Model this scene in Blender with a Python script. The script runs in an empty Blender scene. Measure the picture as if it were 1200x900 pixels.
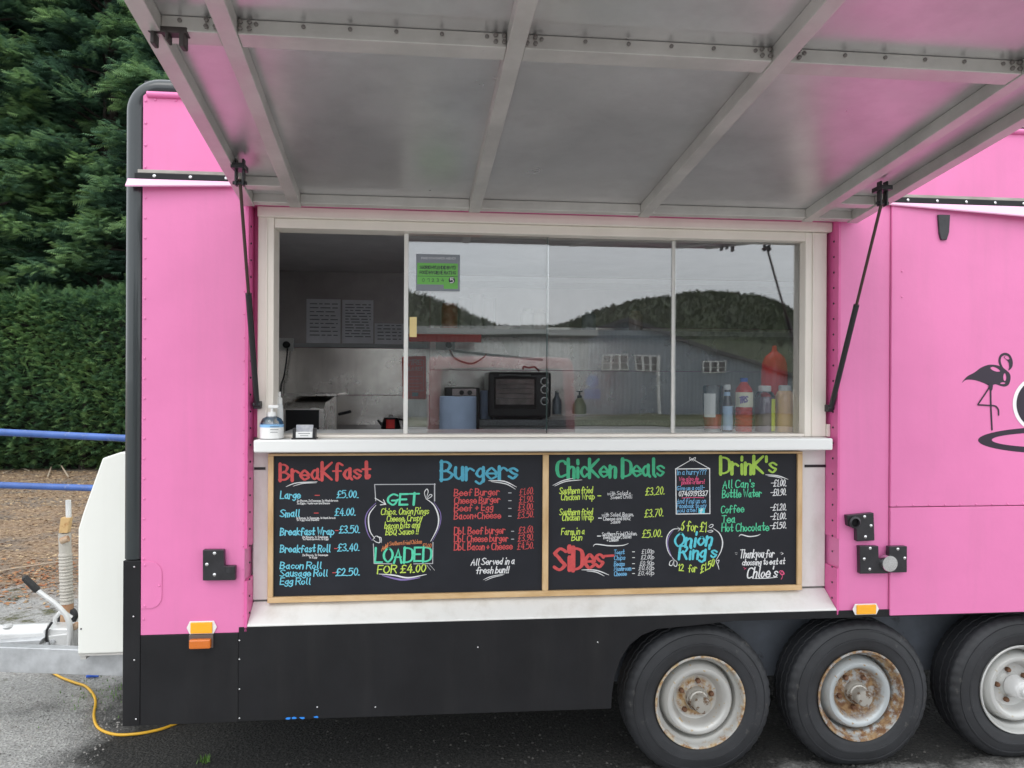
import bpy, math, random
import numpy as np
from mathutils import Vector, Matrix
R = random.Random(7)
SC = bpy.context.scene
COL = SC.collection
rad = math.radians

# ------------------------------------------------------------------ camera
CAM_Y, CAM_Z, FPX = -2.9, 1.55, 900.0
YAW, PITCH, ROLL = rad(6.06), rad(-0.07), rad(0.286)
cam_d = bpy.data.cameras.new('camera')
cam_d.sensor_width = 36.0
cam_d.lens = 36.0 * FPX / 1200.0
cam_d.clip_start = 0.05
cam_d.clip_end = 3000
cam = bpy.data.objects.new('camera', cam_d)
COL.objects.link(cam)
SC.camera = cam

def ray(x, y, k=1.0):
    c, s = math.cos(ROLL), math.sin(ROLL); x, y = c * x - s * y, s * x + c * y
    c, s = math.cos(PITCH), math.sin(PITCH); fy = c * k - s * y; uz = s * k + c * y
    c, s = math.cos(YAW), math.sin(YAW)
    return Vector((s * fy + c * x, c * fy - s * x, uz))
_r, _u, _f = ray(1, 0, 0), ray(0, 1, 0), ray(0, 0, 1)
cam.matrix_world = Matrix(((_r.x, _u.x, -_f.x, 0), (_r.y, _u.y, -_f.y, CAM_Y), (_r.z, _u.z, -_f.z, CAM_Z), (0, 0, 0, 1)))

# ------------------------------------------------------------------ sky, sun, exposure
SUN_EL, SUN_AZ = rad(52), rad(205)     # pale sun behind cloud, behind the camera to the left
w = bpy.data.worlds.new('World'); SC.world = w; w.use_nodes = True
nt = w.node_tree; nt.nodes.clear()
def WN(t, **k):
    n = nt.nodes.new(t)
    for a, b in k.items(): setattr(n, a, b)
    return n
sky = WN('ShaderNodeTexSky', sky_type='NISHITA', sun_disc=False, sun_elevation=SUN_EL, sun_rotation=SUN_AZ)
tc = WN('ShaderNodeTexCoord'); mp = WN('ShaderNodeMapping'); mp.inputs['Scale'].default_value = (1, 1, 2.5)
nz = WN('ShaderNodeTexNoise'); nz.inputs['Scale'].default_value = 1.6; nz.inputs['Detail'].default_value = 6
cr = WN('ShaderNodeValToRGB')
cr.color_ramp.elements[0].color = (10.4, 11.0, 11.7, 1); cr.color_ramp.elements[0].position = .3
cr.color_ramp.elements[1].color = (13.6, 13.9, 14.2, 1); cr.color_ramp.elements[1].position = .7
mx = WN('ShaderNodeMixRGB'); mx.inputs[0].default_value = .9
bg = WN('ShaderNodeBackground'); bg.inputs[1].default_value = 0.15
wo = WN('ShaderNodeOutputWorld')
L = nt.links.new
L(tc.outputs['Generated'], mp.inputs[0]); L(mp.outputs[0], nz.inputs['Vector']); L(nz.outputs[0], cr.inputs[0])
L(sky.outputs[0], mx.inputs[1]); L(cr.outputs[0], mx.inputs[2]); L(mx.outputs[0], bg.inputs[0]); L(bg.outputs[0], wo.inputs[0])
sl = bpy.data.lights.new('sun', 'SUN'); sl.energy = 0.6; sl.angle = rad(25); sl.color = (1, .97, .92)
so = bpy.data.objects.new('sun', sl); COL.objects.link(so)
so.rotation_euler = Vector((math.sin(SUN_AZ) * math.cos(SUN_EL), math.cos(SUN_AZ) * math.cos(SUN_EL), math.sin(SUN_EL))).to_track_quat('Z', 'Y').to_euler()
SC.view_settings.view_transform = 'Standard'; SC.view_settings.look = 'None'
SC.view_settings.gamma = 1; SC.view_settings.exposure = 0.19

def at(u, v, Y=0.0):
    d = ray((u - 600) / FPX, -(v - 450) / FPX)
    t = (Y - CAM_Y) / d.y
    return Vector((d.x * t, Y, CAM_Z + d.z * t))
def rc(u0, v0, u1, v1, Y):
    um, vm = (u0 + u1) / 2, (v0 + v1) / 2
    return at(u0, vm, Y).x, at(u1, vm, Y).x, at(um, v1, Y).z, at(um, v0, Y).z   # x0,x1,z0,z1

# ------------------------------------------------------------------ materials
MATS = {}
def mat(name, col, rough=.5, metal=0, noise=0, nscale=8, bump=0, bscale=60, spec=.5, coat=0, col2=None, tr=0, rvar=0, stretch=None, alpha=1, dirt=None, streak=None):
    if name in MATS: return MATS[name]
    m = bpy.data.materials.new(name); m.use_nodes = True; MATS[name] = m
    n = m.node_tree; b = n.nodes['Principled BSDF']
    b.inputs['Base Color'].default_value = (*col, 1); b.inputs['Roughness'].default_value = rough
    b.inputs['Metallic'].default_value = metal; b.inputs['Specular IOR Level'].default_value = spec
    b.inputs['Coat Weight'].default_value = coat; b.inputs['Transmission Weight'].default_value = tr
    if alpha < 1: b.inputs['Alpha'].default_value = alpha
    tcn = n.nodes.new('ShaderNodeTexCoord'); out = tcn.outputs['Object']
    if stretch:
        mpn = n.nodes.new('ShaderNodeMapping'); mpn.inputs['Scale'].default_value = stretch
        n.links.new(out, mpn.inputs[0]); out = mpn.outputs[0]
    def nzn(sc, det=6, ro=.6):
        t = n.nodes.new('ShaderNodeTexNoise'); t.inputs['Scale'].default_value = sc; t.inputs['Detail'].default_value = det
        t.inputs['Roughness'].default_value = ro; n.links.new(out, t.inputs['Vector']); return t
    colout = None
    if noise or col2:
        t = nzn(nscale); r = n.nodes.new('ShaderNodeValToRGB')
        c2 = col2 if col2 else tuple(min(1, c * (1 + noise)) for c in col)
        c1 = col if col2 else tuple(c * (1 - noise) for c in col)
        r.color_ramp.elements[0].color = (*c1, 1); r.color_ramp.elements[1].color = (*c2, 1)
        r.color_ramp.elements[0].position = .35; r.color_ramp.elements[1].position = .65
        n.links.new(t.outputs[0], r.inputs[0]); colout = r.outputs[0]
    if dirt:    # (colour, threshold, scale): stains and wear with an outline of their own
        t = nzn(dirt[2], 9, .7); r = n.nodes.new('ShaderNodeValToRGB')
        r.color_ramp.elements[0].position = dirt[1]; r.color_ramp.elements[1].position = dirt[1] + (dirt[3] if len(dirt) > 3 else .06)
        n.links.new(t.outputs[0], r.inputs[0])
        x = n.nodes.new('ShaderNodeMixRGB'); n.links.new(r.outputs[0], x.inputs[0])
        if colout: n.links.new(colout, x.inputs[1])
        else: x.inputs[1].default_value = (*col, 1)
        x.inputs[2].default_value = (*dirt[0], 1); colout = x.outputs[0]
    if streak:  # (colour, amount, x frequency, z frequency): run marks of dirt down the sheet
        mq = n.nodes.new('ShaderNodeMapping'); mq.inputs['Scale'].default_value = (streak[2], streak[2], streak[3]); n.links.new(tcn.outputs['Object'], mq.inputs[0])
        t = n.nodes.new('ShaderNodeTexNoise'); t.inputs['Scale'].default_value = 1; t.inputs['Detail'].default_value = 7; t.inputs['Roughness'].default_value = .65; n.links.new(mq.outputs[0], t.inputs['Vector'])
        mr = n.nodes.new('ShaderNodeMapRange'); mr.inputs['From Min'].default_value = .48; mr.inputs['From Max'].default_value = .78; mr.inputs['To Max'].default_value = streak[1]; n.links.new(t.outputs[0], mr.inputs[0])
        x = n.nodes.new('ShaderNodeMixRGB'); n.links.new(mr.outputs[0], x.inputs[0])
        if colout: n.links.new(colout, x.inputs[1])
        else: x.inputs[1].default_value = (*col, 1)
        x.inputs[2].default_value = (*streak[0], 1); colout = x.outputs[0]
    if colout: n.links.new(colout, b.inputs['Base Color'])
    if rvar:
        t = nzn(nscale * .7 + 2); mr = n.nodes.new('ShaderNodeMapRange')
        mr.inputs['From Min'].default_value = .3; mr.inputs['From Max'].default_value = .7
        mr.inputs['To Min'].default_value = max(0, rough - rvar); mr.inputs['To Max'].default_value = min(1, rough + rvar)
        n.links.new(t.outputs[0], mr.inputs[0]); n.links.new(mr.outputs[0], b.inputs['Roughness'])
    if bump:
        t = nzn(bscale, 5); bn = n.nodes.new('ShaderNodeBump'); bn.inputs['Strength'].default_value = min(1, bump)
        bn.inputs['Distance'].default_value = .004
        n.links.new(t.outputs[0], bn.inputs['Height']); n.links.new(bn.outputs[0], b.inputs['Normal'])
    return m
PINK = mat('pink_paint', (.735, .194, .42), .40, noise=.035, nscale=3, bump=.5, bscale=7, rvar=.08, dirt=((.6, .13, .34), .70, 9, .08), streak=((.42, .16, .25), .20, 9, .8))
PINKD = mat('pink_paint_shaded', (.70, .125, .345), .4, noise=.06, nscale=6, bump=.2, bscale=30)  # shaded copy of the body pink, for the recess sides and header
BLACK = mat('black_paint', (.011, .011, .0125), .45, spec=.28, noise=.15, nscale=4, bump=.15, bscale=25, rvar=.1, dirt=((.2, .19, .19), .82, 60, .03), streak=((.04, .038, .037), .2, 9, 1.2))
GLOSSB = mat('black_moulding', (.020, .026, .028), .3, noise=.1, nscale=5, coat=.3, bump=.08, bscale=12, dirt=((.12, .12, .12), .72, 20, .08))
CREAM = mat('cream_upvc', (.82, .76, .68), .38, noise=.03, nscale=5, streak=((.6, .54, .45), .2, 7, 3), dirt=((.42, .38, .30), .74, 30, .08))
WHITE = mat('white_panel', (.74, .73, .70), .25, noise=.03, nscale=4, streak=((.45, .41, .34), .45, 9, 5), dirt=((.5, .46, .38), .74, 14, .1), coat=.2)
BOXW = mat('white_grp', (.88, .88, .82), .35, noise=.015, nscale=3, streak=((.7, .68, .6), .25, 8, 1))
ALU = mat('aluminium_sheet', (.66, .65, .65), .33, metal=.75, noise=.10, nscale=2.2, bump=.35, bscale=3.2, streak=((.40, .38, .38), .35, 5, 30), rvar=.07, dirt=((.33, .32, .31), .7, 4, .2), stretch=(1, 1, 1))
ALUF = mat('aluminium_frame', (.62, .60, .57), .42, metal=.55, noise=.1, nscale=6, bump=.08, bscale=60, rvar=.1, dirt=((.25, .22, .19), .70, 22, .06))
STEEL = mat('stainless_sheet', (.92, .87, .83), .24, metal=.85, noise=.12, nscale=1.6, rvar=.10, bump=.35, bscale=5, dirt=((.55, .50, .47), .5, 2.2, .3), streak=((.62, .58, .55), .45, 30, 1.5))
DSTEEL = mat('dark_upper_sheet', (.40, .375, .38), .4, metal=.5, noise=.2, nscale=2, rvar=.1, bump=.3, bscale=4, dirt=((.3, .26, .26), .55, 3, .3))  # darker steel for the upper back wall sheets
CHROME = mat('steel_part', (.65, .65, .65), .25, metal=1, noise=.1, nscale=20)
DARKM = mat('black_iron', (.02, .019, .022), .35, noise=.3, nscale=15, bump=.3, bscale=60, dirt=((.3, .28, .27), .72, 40, .04))
BRONZE = mat('dark_strut_rod', (.09, .06, .05), .3, metal=.6)
GALV = mat('galvanised_steel', (.50, .51, .52), .45, metal=.5, noise=.16, nscale=14, bump=.1, bscale=80, dirt=((.30, .28, .25), .70, 20, .08))
PALEM = mat('silver_painted_steel', (.68, .68, .67), .4, metal=.3, noise=.08, nscale=10, dirt=((.3, .22, .15), .70, 18, .06))
WOOD = mat('pine_moulding', (.66, .46, .25), .45, col2=(.52, .33, .15), nscale=5, stretch=(1.5, 6, 6), bump=.1)
WOODV = mat('pine_moulding_upright', (.66, .46, .25), .45, col2=(.52, .33, .15), nscale=5, stretch=(6, 6, 1.5), bump=.1)
SLATE = mat('chalkboard', (.016, .017, .022), .55, spec=.25, noise=.12, nscale=6)
RUBBER = mat('tyre_rubber', (.021, .022, .025), .58, noise=.3, nscale=5, bump=.25, bscale=70, dirt=((.13, .122, .11), .60, 17, .16))
AMBER = mat('amber_reflector', (.95, .42, .01), .15, coat=.6, bump=.4, bscale=300)
AMBERD = mat('orange_lamp_lens', (.62, .15, .012), .15, coat=.6, bump=.4, bscale=250)
UNDER = mat('underbody_grey', (.13, .145, .17), .6, noise=.2, nscale=5, dirt=((.04, .04, .04), .6, 8, .1))
BLUEP = mat('blue_rail_paint', (.060, .135, .40), .4, noise=.2, nscale=5, dirt=((.25, .30, .42), .62, 14, .1))
YELLOW = mat('yellow_cable', (.75, .42, .03), .4)
RUSTY = mat('rusty_steel', (.30, .14, .06), .8, col2=(.50, .38, .27), nscale=14, bump=.5, bscale=60)
def paint(name, c, rough=.6): return mat(name, tuple(q * .88 for q in c), rough, noise=.10, nscale=60)
CH = {'red': paint('red_chalk', (.62, .075, .075)), 'cyan': paint('sky_blue_chalk', (.16, .58, .72)), 'teal': paint('teal_chalk', (.07, .36, .50)),
      'white': paint('white_chalk', (.78, .78, .78)), 'lime': paint('lime_chalk', (.55, .72, .10)), 'green': paint('green_chalk', (.08, .56, .30)),
      'mint': paint('mint_chalk', (.10, .66, .42)), 'orange': paint('orange_chalk', (.62, .20, .07)), 'purple': paint('purple_chalk', (.24, .17, .42)),
      'pink': paint('pink_chalk', (.75, .09, .22)), 'blue': paint('blue_chalk', (.17, .45, .72)), 'lgreen': paint('yellow_green_chalk', (.36, .56, .07)),
      'turq': paint('turquoise_chalk', (.10, .58, .68)), 'grey': paint('grey_chalk', (.5, .5, .52)), 'dgreen': paint('deep_green_chalk', (.04, .40, .20))}
BLUEROLL = mat('blue_paper', (.58, .70, .95), .9, noise=.05, nscale=20, bump=.4, bscale=140)
PLASTW = mat('white_plastic', (.80, .80, .78), .35)
PLASTB = mat('black_plastic', (.018, .018, .02), .3)
REDP = mat('red_pouch', (.92, .05, .045), .45, noise=.15, nscale=12, bump=.3, bscale=40)
PAPER = mat('paper', (.82, .82, .88), .7, noise=.05, nscale=12)
PRINT = mat('dark_print', (.05, .05, .07), .7)
GREYP = mat('grey_print', (.22, .24, .27), .6)
REDVAN = mat('red_van_paint', (.19, .010, .012), .4, coat=.2)
def glass_mat(name, k=2.6, tint=(.97, .98, .98)):
    m = bpy.data.materials.new(name); m.use_nodes = True; n = m.node_tree; n.nodes.clear()
    o = n.nodes.new('ShaderNodeOutputMaterial'); t = n.nodes.new('ShaderNodeBsdfTransparent'); t.inputs[0].default_value = (*tint, 1)
    g = n.nodes.new('ShaderNodeBsdfGlossy'); g.inputs['Roughness'].default_value = .0
    if k > 2:
        tn = n.nodes.new('ShaderNodeTexNoise'); tn.inputs['Scale'].default_value = 2.2; tn.inputs['Detail'].default_value = 1; tq = n.nodes.new('ShaderNodeTexCoord'); n.links.new(tq.outputs['Object'], tn.inputs['Vector'])
        bn = n.nodes.new('ShaderNodeBump'); bn.inputs['Strength'].default_value = 1; bn.inputs['Distance'].default_value = .0011; n.links.new(tn.outputs[0], bn.inputs['Height']); n.links.new(bn.outputs[0], g.inputs['Normal'])
    x = n.nodes.new('ShaderNodeMixShader')
    f = n.nodes.new('ShaderNodeFresnel'); f.inputs[0].default_value = 1.5; mm = n.nodes.new('ShaderNodeMath'); mm.operation = 'MULTIPLY'; mm.inputs[1].default_value = k; mm.use_clamp = True
    n.links.new(f.outputs[0], mm.inputs[0]); n.links.new(mm.outputs[0], x.inputs[0]); n.links.new(t.outputs[0], x.inputs[1]); n.links.new(g.outputs[0], x.inputs[2]); n.links.new(x.outputs[0], o.inputs[0])
    return m
GLASS = glass_mat('window_glass', 3.3)
GLASS2 = glass_mat('window_glass_inner', .8)
CLEAR = glass_mat('clear_plastic', 1.3, (.9, .92, .93))

# ------------------------------------------------------------------ mesh helpers
W = {}
class MB:
    def __init__(s): s.v = []; s.f = []
    def add(s, vs, fs):
        o = len(s.v); s.v += [tuple(v) for v in vs]; s.f += [tuple(i + o for i in f) for f in fs]; return s
    def box(s, x0, x1, y0, y1, z0, z1):
        if x0 > x1: x0, x1 = x1, x0
        if y0 > y1: y0, y1 = y1, y0
        if z0 > z1: z0, z1 = z1, z0
        return s.add([(x0, y0, z0), (x1, y0, z0), (x1, y1, z0), (x0, y1, z0), (x0, y0, z1), (x1, y0, z1), (x1, y1, z1), (x0, y1, z1)],
                     [(0, 3, 2, 1), (4, 5, 6, 7), (0, 1, 5, 4), (1, 2, 6, 5), (2, 3, 7, 6), (3, 0, 4, 7)])
    def hexa(s, p8):   # bottom 4 ccw, top 4 ccw
        return s.add(p8, [(0, 3, 2, 1), (4, 5, 6, 7), (0, 1, 5, 4), (1, 2, 6, 5), (2, 3, 7, 6), (3, 0, 4, 7)])
    def prism(s, xz, y0, y1):    # polygon in XZ, ccw seen from the front (-Y)
        n = len(xz)
        return s.add([(x, y0, z) for x, z in xz] + [(x, y1, z) for x, z in xz],
                     [tuple(range(n)), tuple(range(2 * n - 1, n - 1, -1))] + [(i, i + n, (i + 1) % n + n, (i + 1) % n) for i in range(n)])
    def prism_x(s, yz, x0, x1):
        n = len(yz)
        return s.add([(x0, y, z) for y, z in yz] + [(x1, y, z) for y, z in yz],
                     [tuple(range(n)), tuple(range(2 * n - 1, n - 1, -1))] + [(i, i + n, (i + 1) % n + n, (i + 1) % n) for i in range(n)])
    def tube(s, pts, r, seg=12, cap=True):
        pts = [Vector(p) for p in pts]; n = len(pts); rs = r if isinstance(r, (list, tuple)) else [r] * n
        vs = []; up = None
        for i, p in enumerate(pts):
            d = (pts[min(i + 1, n - 1)] - pts[max(i - 1, 0)]).normalized()
            if up is None: up = d.orthogonal().normalized()
            up = (up - d * up.dot(d)).normalized(); sd = d.cross(up)
            for k in range(seg):
                a = 2 * math.pi * k / seg; vs.append(p + (up * math.cos(a) + sd * math.sin(a)) * rs[i])
        fs = [(i * seg + k, i * seg + (k + 1) % seg, (i + 1) * seg + (k + 1) % seg, (i + 1) * seg + k) for i in range(n - 1) for k in range(seg)]
        if cap: fs += [tuple(range(seg - 1, -1, -1)), tuple((n - 1) * seg + k for k in range(seg))]
        return s.add(vs, fs)
    def lathe(s, prof, c, axis='z', seg=32, closed=False, warp=None, cap0=True):   # prof: (radius, height)
        vs = []; n = len(prof)
        for j, (r, h) in enumerate(prof):
            for k in range(seg):
                a = 2 * math.pi * k / seg; rr = r + (warp(j, k) if warp else 0)
                p = {'z': (rr * math.cos(a), rr * math.sin(a), h), 'y': (rr * math.cos(a), h, rr * math.sin(a)), 'x': (h, rr * math.cos(a), rr * math.sin(a))}[axis]
                vs.append((p[0] + c[0], p[1] + c[1], p[2] + c[2]))
        fs = []
        for j in range(n if closed else n - 1):
            j2 = (j + 1) % n
            for k in range(seg): fs.append((j * seg + k, j * seg + (k + 1) % seg, j2 * seg + (k + 1) % seg, j2 * seg + k))
        if not closed: fs += ([tuple(range(seg - 1, -1, -1))] if cap0 else []) + [tuple((n - 1) * seg + k for k in range(seg))]
        return s.add(vs, fs)
    def build(s, name, m, parent=None, smooth=False, bevel=0, label=None, kind=None, mesh=None):
        v = np.array(s.v, dtype=float); c = (v.min(0) + v.max(0)) / 2
        me = bpy.data.meshes.new(name); me.from_pydata((v - c).tolist(), [], s.f); me.update()
        me.materials.append(m)
        import bmesh
        b = bmesh.new(); b.from_mesh(me)
        if len(b.faces) < 20000: bmesh.ops.recalc_face_normals(b, faces=b.faces)
        b.to_mesh(me); b.free()
        if smooth:
            me.polygons.foreach_set('use_smooth', [True] * len(me.polygons))
            try: me.set_sharp_from_angle(angle=rad(40))
            except Exception: pass
        o = bpy.data.objects.new(name, me); COL.objects.link(o); c = Vector(c)
        W[o] = c; o.location = c
        if parent: o.parent = parent; o.location = c - W[parent]
        if bevel:
            md = o.modifiers.new('bevel', 'BEVEL'); md.width = bevel; md.segments = 2; md.limit_method = 'ANGLE'; md.harden_normals = False
        if label: o['label'] = label
        if kind: o['kind'] = kind
        return o
def thing(name, label, cat, loc, group=None):
    o = bpy.data.objects.new(name, None); COL.objects.link(o); o.empty_display_size = .1
    o.location = loc; W[o] = Vector(loc); o['label'] = label; o['category'] = cat
    if group: o['group'] = group
    return o
def tag(o, label, cat, group=None):
    o['label'] = label; o['category'] = cat
    if group: o['group'] = group
    return o
def boxp(name, m, parent, x0, x1, y0, y1, z0, z1, bevel=.002, label=None, kind=None):
    return MB().box(x0, x1, y0, y1, z0, z1).build(name, m, parent, bevel=bevel, label=label, kind=kind)
def dup(o, dx, parent, label=None):
    c = o.copy(); COL.objects.link(c); W[c] = W[o] + Vector(dx); c.parent = parent
    c.location = W[c] - W[parent] if parent else W[c]
    if label: c['label'] = label
    return c

# ------------------------------------------------------------------ GROUND
def ground_mat():
    m = bpy.data.materials.new('asphalt_and_litter'); m.use_nodes = True; n = m.node_tree; b = n.nodes['Principled BSDF']
    tcn = n.nodes.new('ShaderNodeTexCoord'); P = tcn.outputs['Object']; lk = n.links.new
    def noise(s, d=8, r=.6, off=None):
        t = n.nodes.new('ShaderNodeTexNoise'); t.inputs['Scale'].default_value = s; t.inputs['Detail'].default_value = d; t.inputs['Roughness'].default_value = r
        if off:
            mp_ = n.nodes.new('ShaderNodeMapping'); mp_.inputs['Location'].default_value = off; lk(P, mp_.inputs[0]); lk(mp_.outputs[0], t.inputs['Vector'])
        else: lk(P, t.inputs['Vector'])
        return t.outputs[0]
    def ramp(x, *st):
        r = n.nodes.new('ShaderNodeValToRGB'); e = r.color_ramp.elements
        while len(e) < len(st): e.new(.5)
        for i, (p, c) in enumerate(st): e[i].position = p; e[i].color = (*c, 1)
        lk(x, r.inputs[0]); return r.outputs[0]
    def mix(f, a, c):
        x = n.nodes.new('ShaderNodeMixRGB'); lk(f, x.inputs[0]); lk(a, x.inputs[1]); lk(c, x.inputs[2]); return x.outputs[0]
    def math_(op, a, c):
        x = n.nodes.new('ShaderNodeMath'); x.operation = op; x.use_clamp = False
        for i, q in enumerate((a, c)):
            if isinstance(q, (int, float)): x.inputs[i].default_value = q
            else: lk(q, x.inputs[i])
        return x.outputs[0]
    vor = n.nodes.new('ShaderNodeTexVoronoi'); vor.inputs['Scale'].default_value = 85; lk(P, vor.inputs['Vector'])
    agg = ramp(vor.outputs['Color'], (0, (.19, .188, .182)), (.5, (.33, .325, .31)), (1, (.58, .57, .54)))
    base = ramp(noise(45, 9, .75), (.28, (.10, .098, .093)), (.42, (.31, .303, .288)), (.7, (.52, .51, .48)))
    x = n.nodes.new('ShaderNodeMixRGB'); x.inputs[0].default_value = .5; lk(agg, x.inputs[1]); lk(base, x.inputs[2]); asph = x.outputs[0]
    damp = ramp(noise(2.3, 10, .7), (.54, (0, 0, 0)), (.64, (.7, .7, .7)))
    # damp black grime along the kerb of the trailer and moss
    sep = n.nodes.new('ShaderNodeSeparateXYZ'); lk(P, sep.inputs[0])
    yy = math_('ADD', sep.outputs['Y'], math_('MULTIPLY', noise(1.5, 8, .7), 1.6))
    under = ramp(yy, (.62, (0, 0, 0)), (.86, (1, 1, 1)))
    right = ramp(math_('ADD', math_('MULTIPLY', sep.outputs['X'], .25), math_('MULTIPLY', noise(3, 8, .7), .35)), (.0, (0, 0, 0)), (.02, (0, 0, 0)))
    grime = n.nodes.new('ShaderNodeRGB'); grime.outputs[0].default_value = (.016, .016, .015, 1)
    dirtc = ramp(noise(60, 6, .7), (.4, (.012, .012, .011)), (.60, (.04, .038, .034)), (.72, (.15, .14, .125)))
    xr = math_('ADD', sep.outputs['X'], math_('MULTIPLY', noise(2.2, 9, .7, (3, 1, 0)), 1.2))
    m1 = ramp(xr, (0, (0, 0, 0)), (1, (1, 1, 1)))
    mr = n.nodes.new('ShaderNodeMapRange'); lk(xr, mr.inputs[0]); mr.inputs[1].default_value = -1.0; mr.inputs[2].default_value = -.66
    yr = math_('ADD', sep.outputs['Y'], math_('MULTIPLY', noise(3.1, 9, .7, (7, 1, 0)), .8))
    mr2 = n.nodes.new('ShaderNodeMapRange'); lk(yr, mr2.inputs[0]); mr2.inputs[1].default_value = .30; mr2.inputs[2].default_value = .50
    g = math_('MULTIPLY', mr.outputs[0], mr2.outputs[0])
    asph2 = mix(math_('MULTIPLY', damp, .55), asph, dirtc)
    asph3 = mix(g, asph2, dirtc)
    moss = ramp(noise(2.8, 10, .72, (5, 2, 0)), (.56, (0, 0, 0)), (.63, (1, 1, 1)))
    mossc = ramp(noise(70, 5), (.35, (.025, .035, .012)), (.65, (.13, .12, .04)))
    mr3 = n.nodes.new('ShaderNodeMapRange'); lk(sep.outputs['Y'], mr3.inputs[0]); mr3.inputs[1].default_value = .8; mr3.inputs[2].default_value = 1.6
    asph4 = mix(math_('MULTIPLY', moss, math_('MULTIPLY', mr3.outputs[0], .9)), asph3, mossc)
    lit = ramp(noise(24, 10, .8, (1, 9, 0)), (.32, (.055, .038, .025)), (.43, (.20, .125, .07)), (.55, (.34, .235, .15)), (.70, (.54, .45, .34)))
    lit2 = ramp(noise(30, 8, .75, (4, 2, 0)), (.3, (.05, .045, .04)), (.5, (.16, .135, .115)), (.7, (.38, .33, .27)))
    lit = mix(ramp(noise(1.1, 9, .7, (6, 3, 0)), (.46, (0, 0, 0)), (.60, (.85, .85, .85))), lit, lit2)
    yl = math_('ADD', sep.outputs['Y'], math_('MULTIPLY', noise(1.3, 10, .7, (2, 4, 0)), 3.2))
    mr4 = n.nodes.new('ShaderNodeMapRange'); lk(yl, mr4.inputs[0]); mr4.inputs[1].default_value = 4.3; mr4.inputs[2].default_value = 5.2
    # beyond 22 m the yard turns to grass
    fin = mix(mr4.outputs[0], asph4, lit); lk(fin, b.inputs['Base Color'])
    b.inputs['Roughness'].default_value = .88
    bn = n.nodes.new('ShaderNodeBump'); bn.inputs['Strength'].default_value = .8; bn.inputs['Distance'].default_value = .012
    lk(math_('ADD', noise(70, 6, .8), vor.outputs['Distance']), bn.inputs['Height']); lk(bn.outputs[0], b.inputs['Normal'])
    return m
gm = ground_mat()
g = MB()
NX = 120
xs = sorted(set([-1500, -400, -120, -60, -30] + [round(-14 + i * .25, 3) for i in range(89)] + [12, 30, 60, 120, 400, 1500]))
ys = sorted(set([-1500, -400, -120, -60, -30, -12, -6] + [round(-3 + i * .25, 3) for i in range(69)] + [20, 30, 60, 120, 400, 1500]))
def gz(x, y):
    if abs(x) > 14 or y > 14 or y < -3: return 0
    return .012 * math.sin(x * 1.7 + y * .9) * math.sin(y * 1.3 - x * .4) * min(1, max(0, y - 2.2))
vs = [(x, y, gz(x, y)) for y in ys for x in xs]; nx = len(xs)
fs = [(j * nx + i, j * nx + i + 1, (j + 1) * nx + i + 1, (j + 1) * nx + i) for j in range(len(ys) - 1) for i in range(nx - 1)]
g.add(vs, fs); go = g.build('ground', gm, smooth=True, kind='structure')
# keep object coordinates equal to world coordinates for the ground pattern
go.data.transform(Matrix.Translation(W[go])); go.location = (0, 0, 0)

def scatter(name, m, n, fn, size, label, flat=False, kind='stuff', cat='gravel'):
    V = []; F = []
    for i in range(n):
        x, y = fn(); s = size * R.uniform(.4, 1.3); a = R.uniform(0, 6.28); z = gz(x, y)
        if flat:
            c, sn = math.cos(a) * s, math.sin(a) * s; tl = R.uniform(-.4, .4) * s; o = len(V); z += .003
            V += [(x + c, y + sn, z + abs(tl)), (x - sn * .45, y + c * .45, z), (x - c, y - sn, z + .3 * abs(tl)), (x + sn * .45, y - c * .45, z + s * .3)]
            F += [(o, o + 1, o + 2), (o, o + 2, o + 3)]
        else:
            o = len(V); k = 5
            for q in range(k):
                b_ = a + q * 6.283 / k; rr = s * R.uniform(.7, 1.1); V.append((x + math.cos(b_) * rr, y + math.sin(b_) * rr, z))
            for q in range(k):
                b_ = a + q * 6.283 / k + .3; rr = s * R.uniform(.4, .7); V.append((x + math.cos(b_) * rr, y + math.sin(b_) * rr, z + s * R.uniform(.4, .8)))
            F += [(o + q, o + (q + 1) % k, o + k + (q + 1) % k, o + k + q) for q in range(k)] + [tuple(o + k + q for q in range(k))]
    mb = MB(); mb.v = V; mb.f = F; o = mb.build(name, m, kind=kind); tag(o, label, cat); return o
STONE = mat('loose_stone', (.13, .125, .12), .85, col2=(.42, .40, .37), nscale=9)
scatter('gravel', STONE, 5200, lambda: (R.uniform(-3.2, -1.35), R.uniform(-.5, 3.6) if R.random() < .8 else R.uniform(0, 1)), .0052, 'loose pale grit and small stones on the grey asphalt beside the drawbar')
scatter('gravel', mat('dark_grit', (.05, .05, .047), .9, col2=(.11, .105, .095), nscale=7), 1500, lambda: (R.uniform(-.6, 3), R.uniform(.0, 1.9)), .006, 'small grit on the dark damp ground under the trailer')
LEAFD = mat('dry_leaf', (.26, .085, .035), .8, col2=(.36, .20, .09), nscale=9)
LEAFB = mat('brown_litter', (.14, .065, .028), .85, col2=(.56, .42, .25), nscale=5, dirt=((.10, .09, .08), .52, 1.2, .1))
scatter('leaf_litter', LEAFB, 22000, lambda: (R.uniform(-8, -2), 2.6 + 8.4 * R.random() ** .8), .020, 'brown needles and dry leaves spread on the ground before the hedge', True, cat='leaf litter')
scatter('dry_leaves', LEAFD, 620, lambda: (-3.0 + R.gauss(0, .34), 3.5 + R.gauss(0, .36)), .024, 'heap of rust orange dry leaves behind the jockey wheel stem', True, cat='leaves')
GRASSM = mat('weed_green', (.10, .22, .03), .6)
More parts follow.
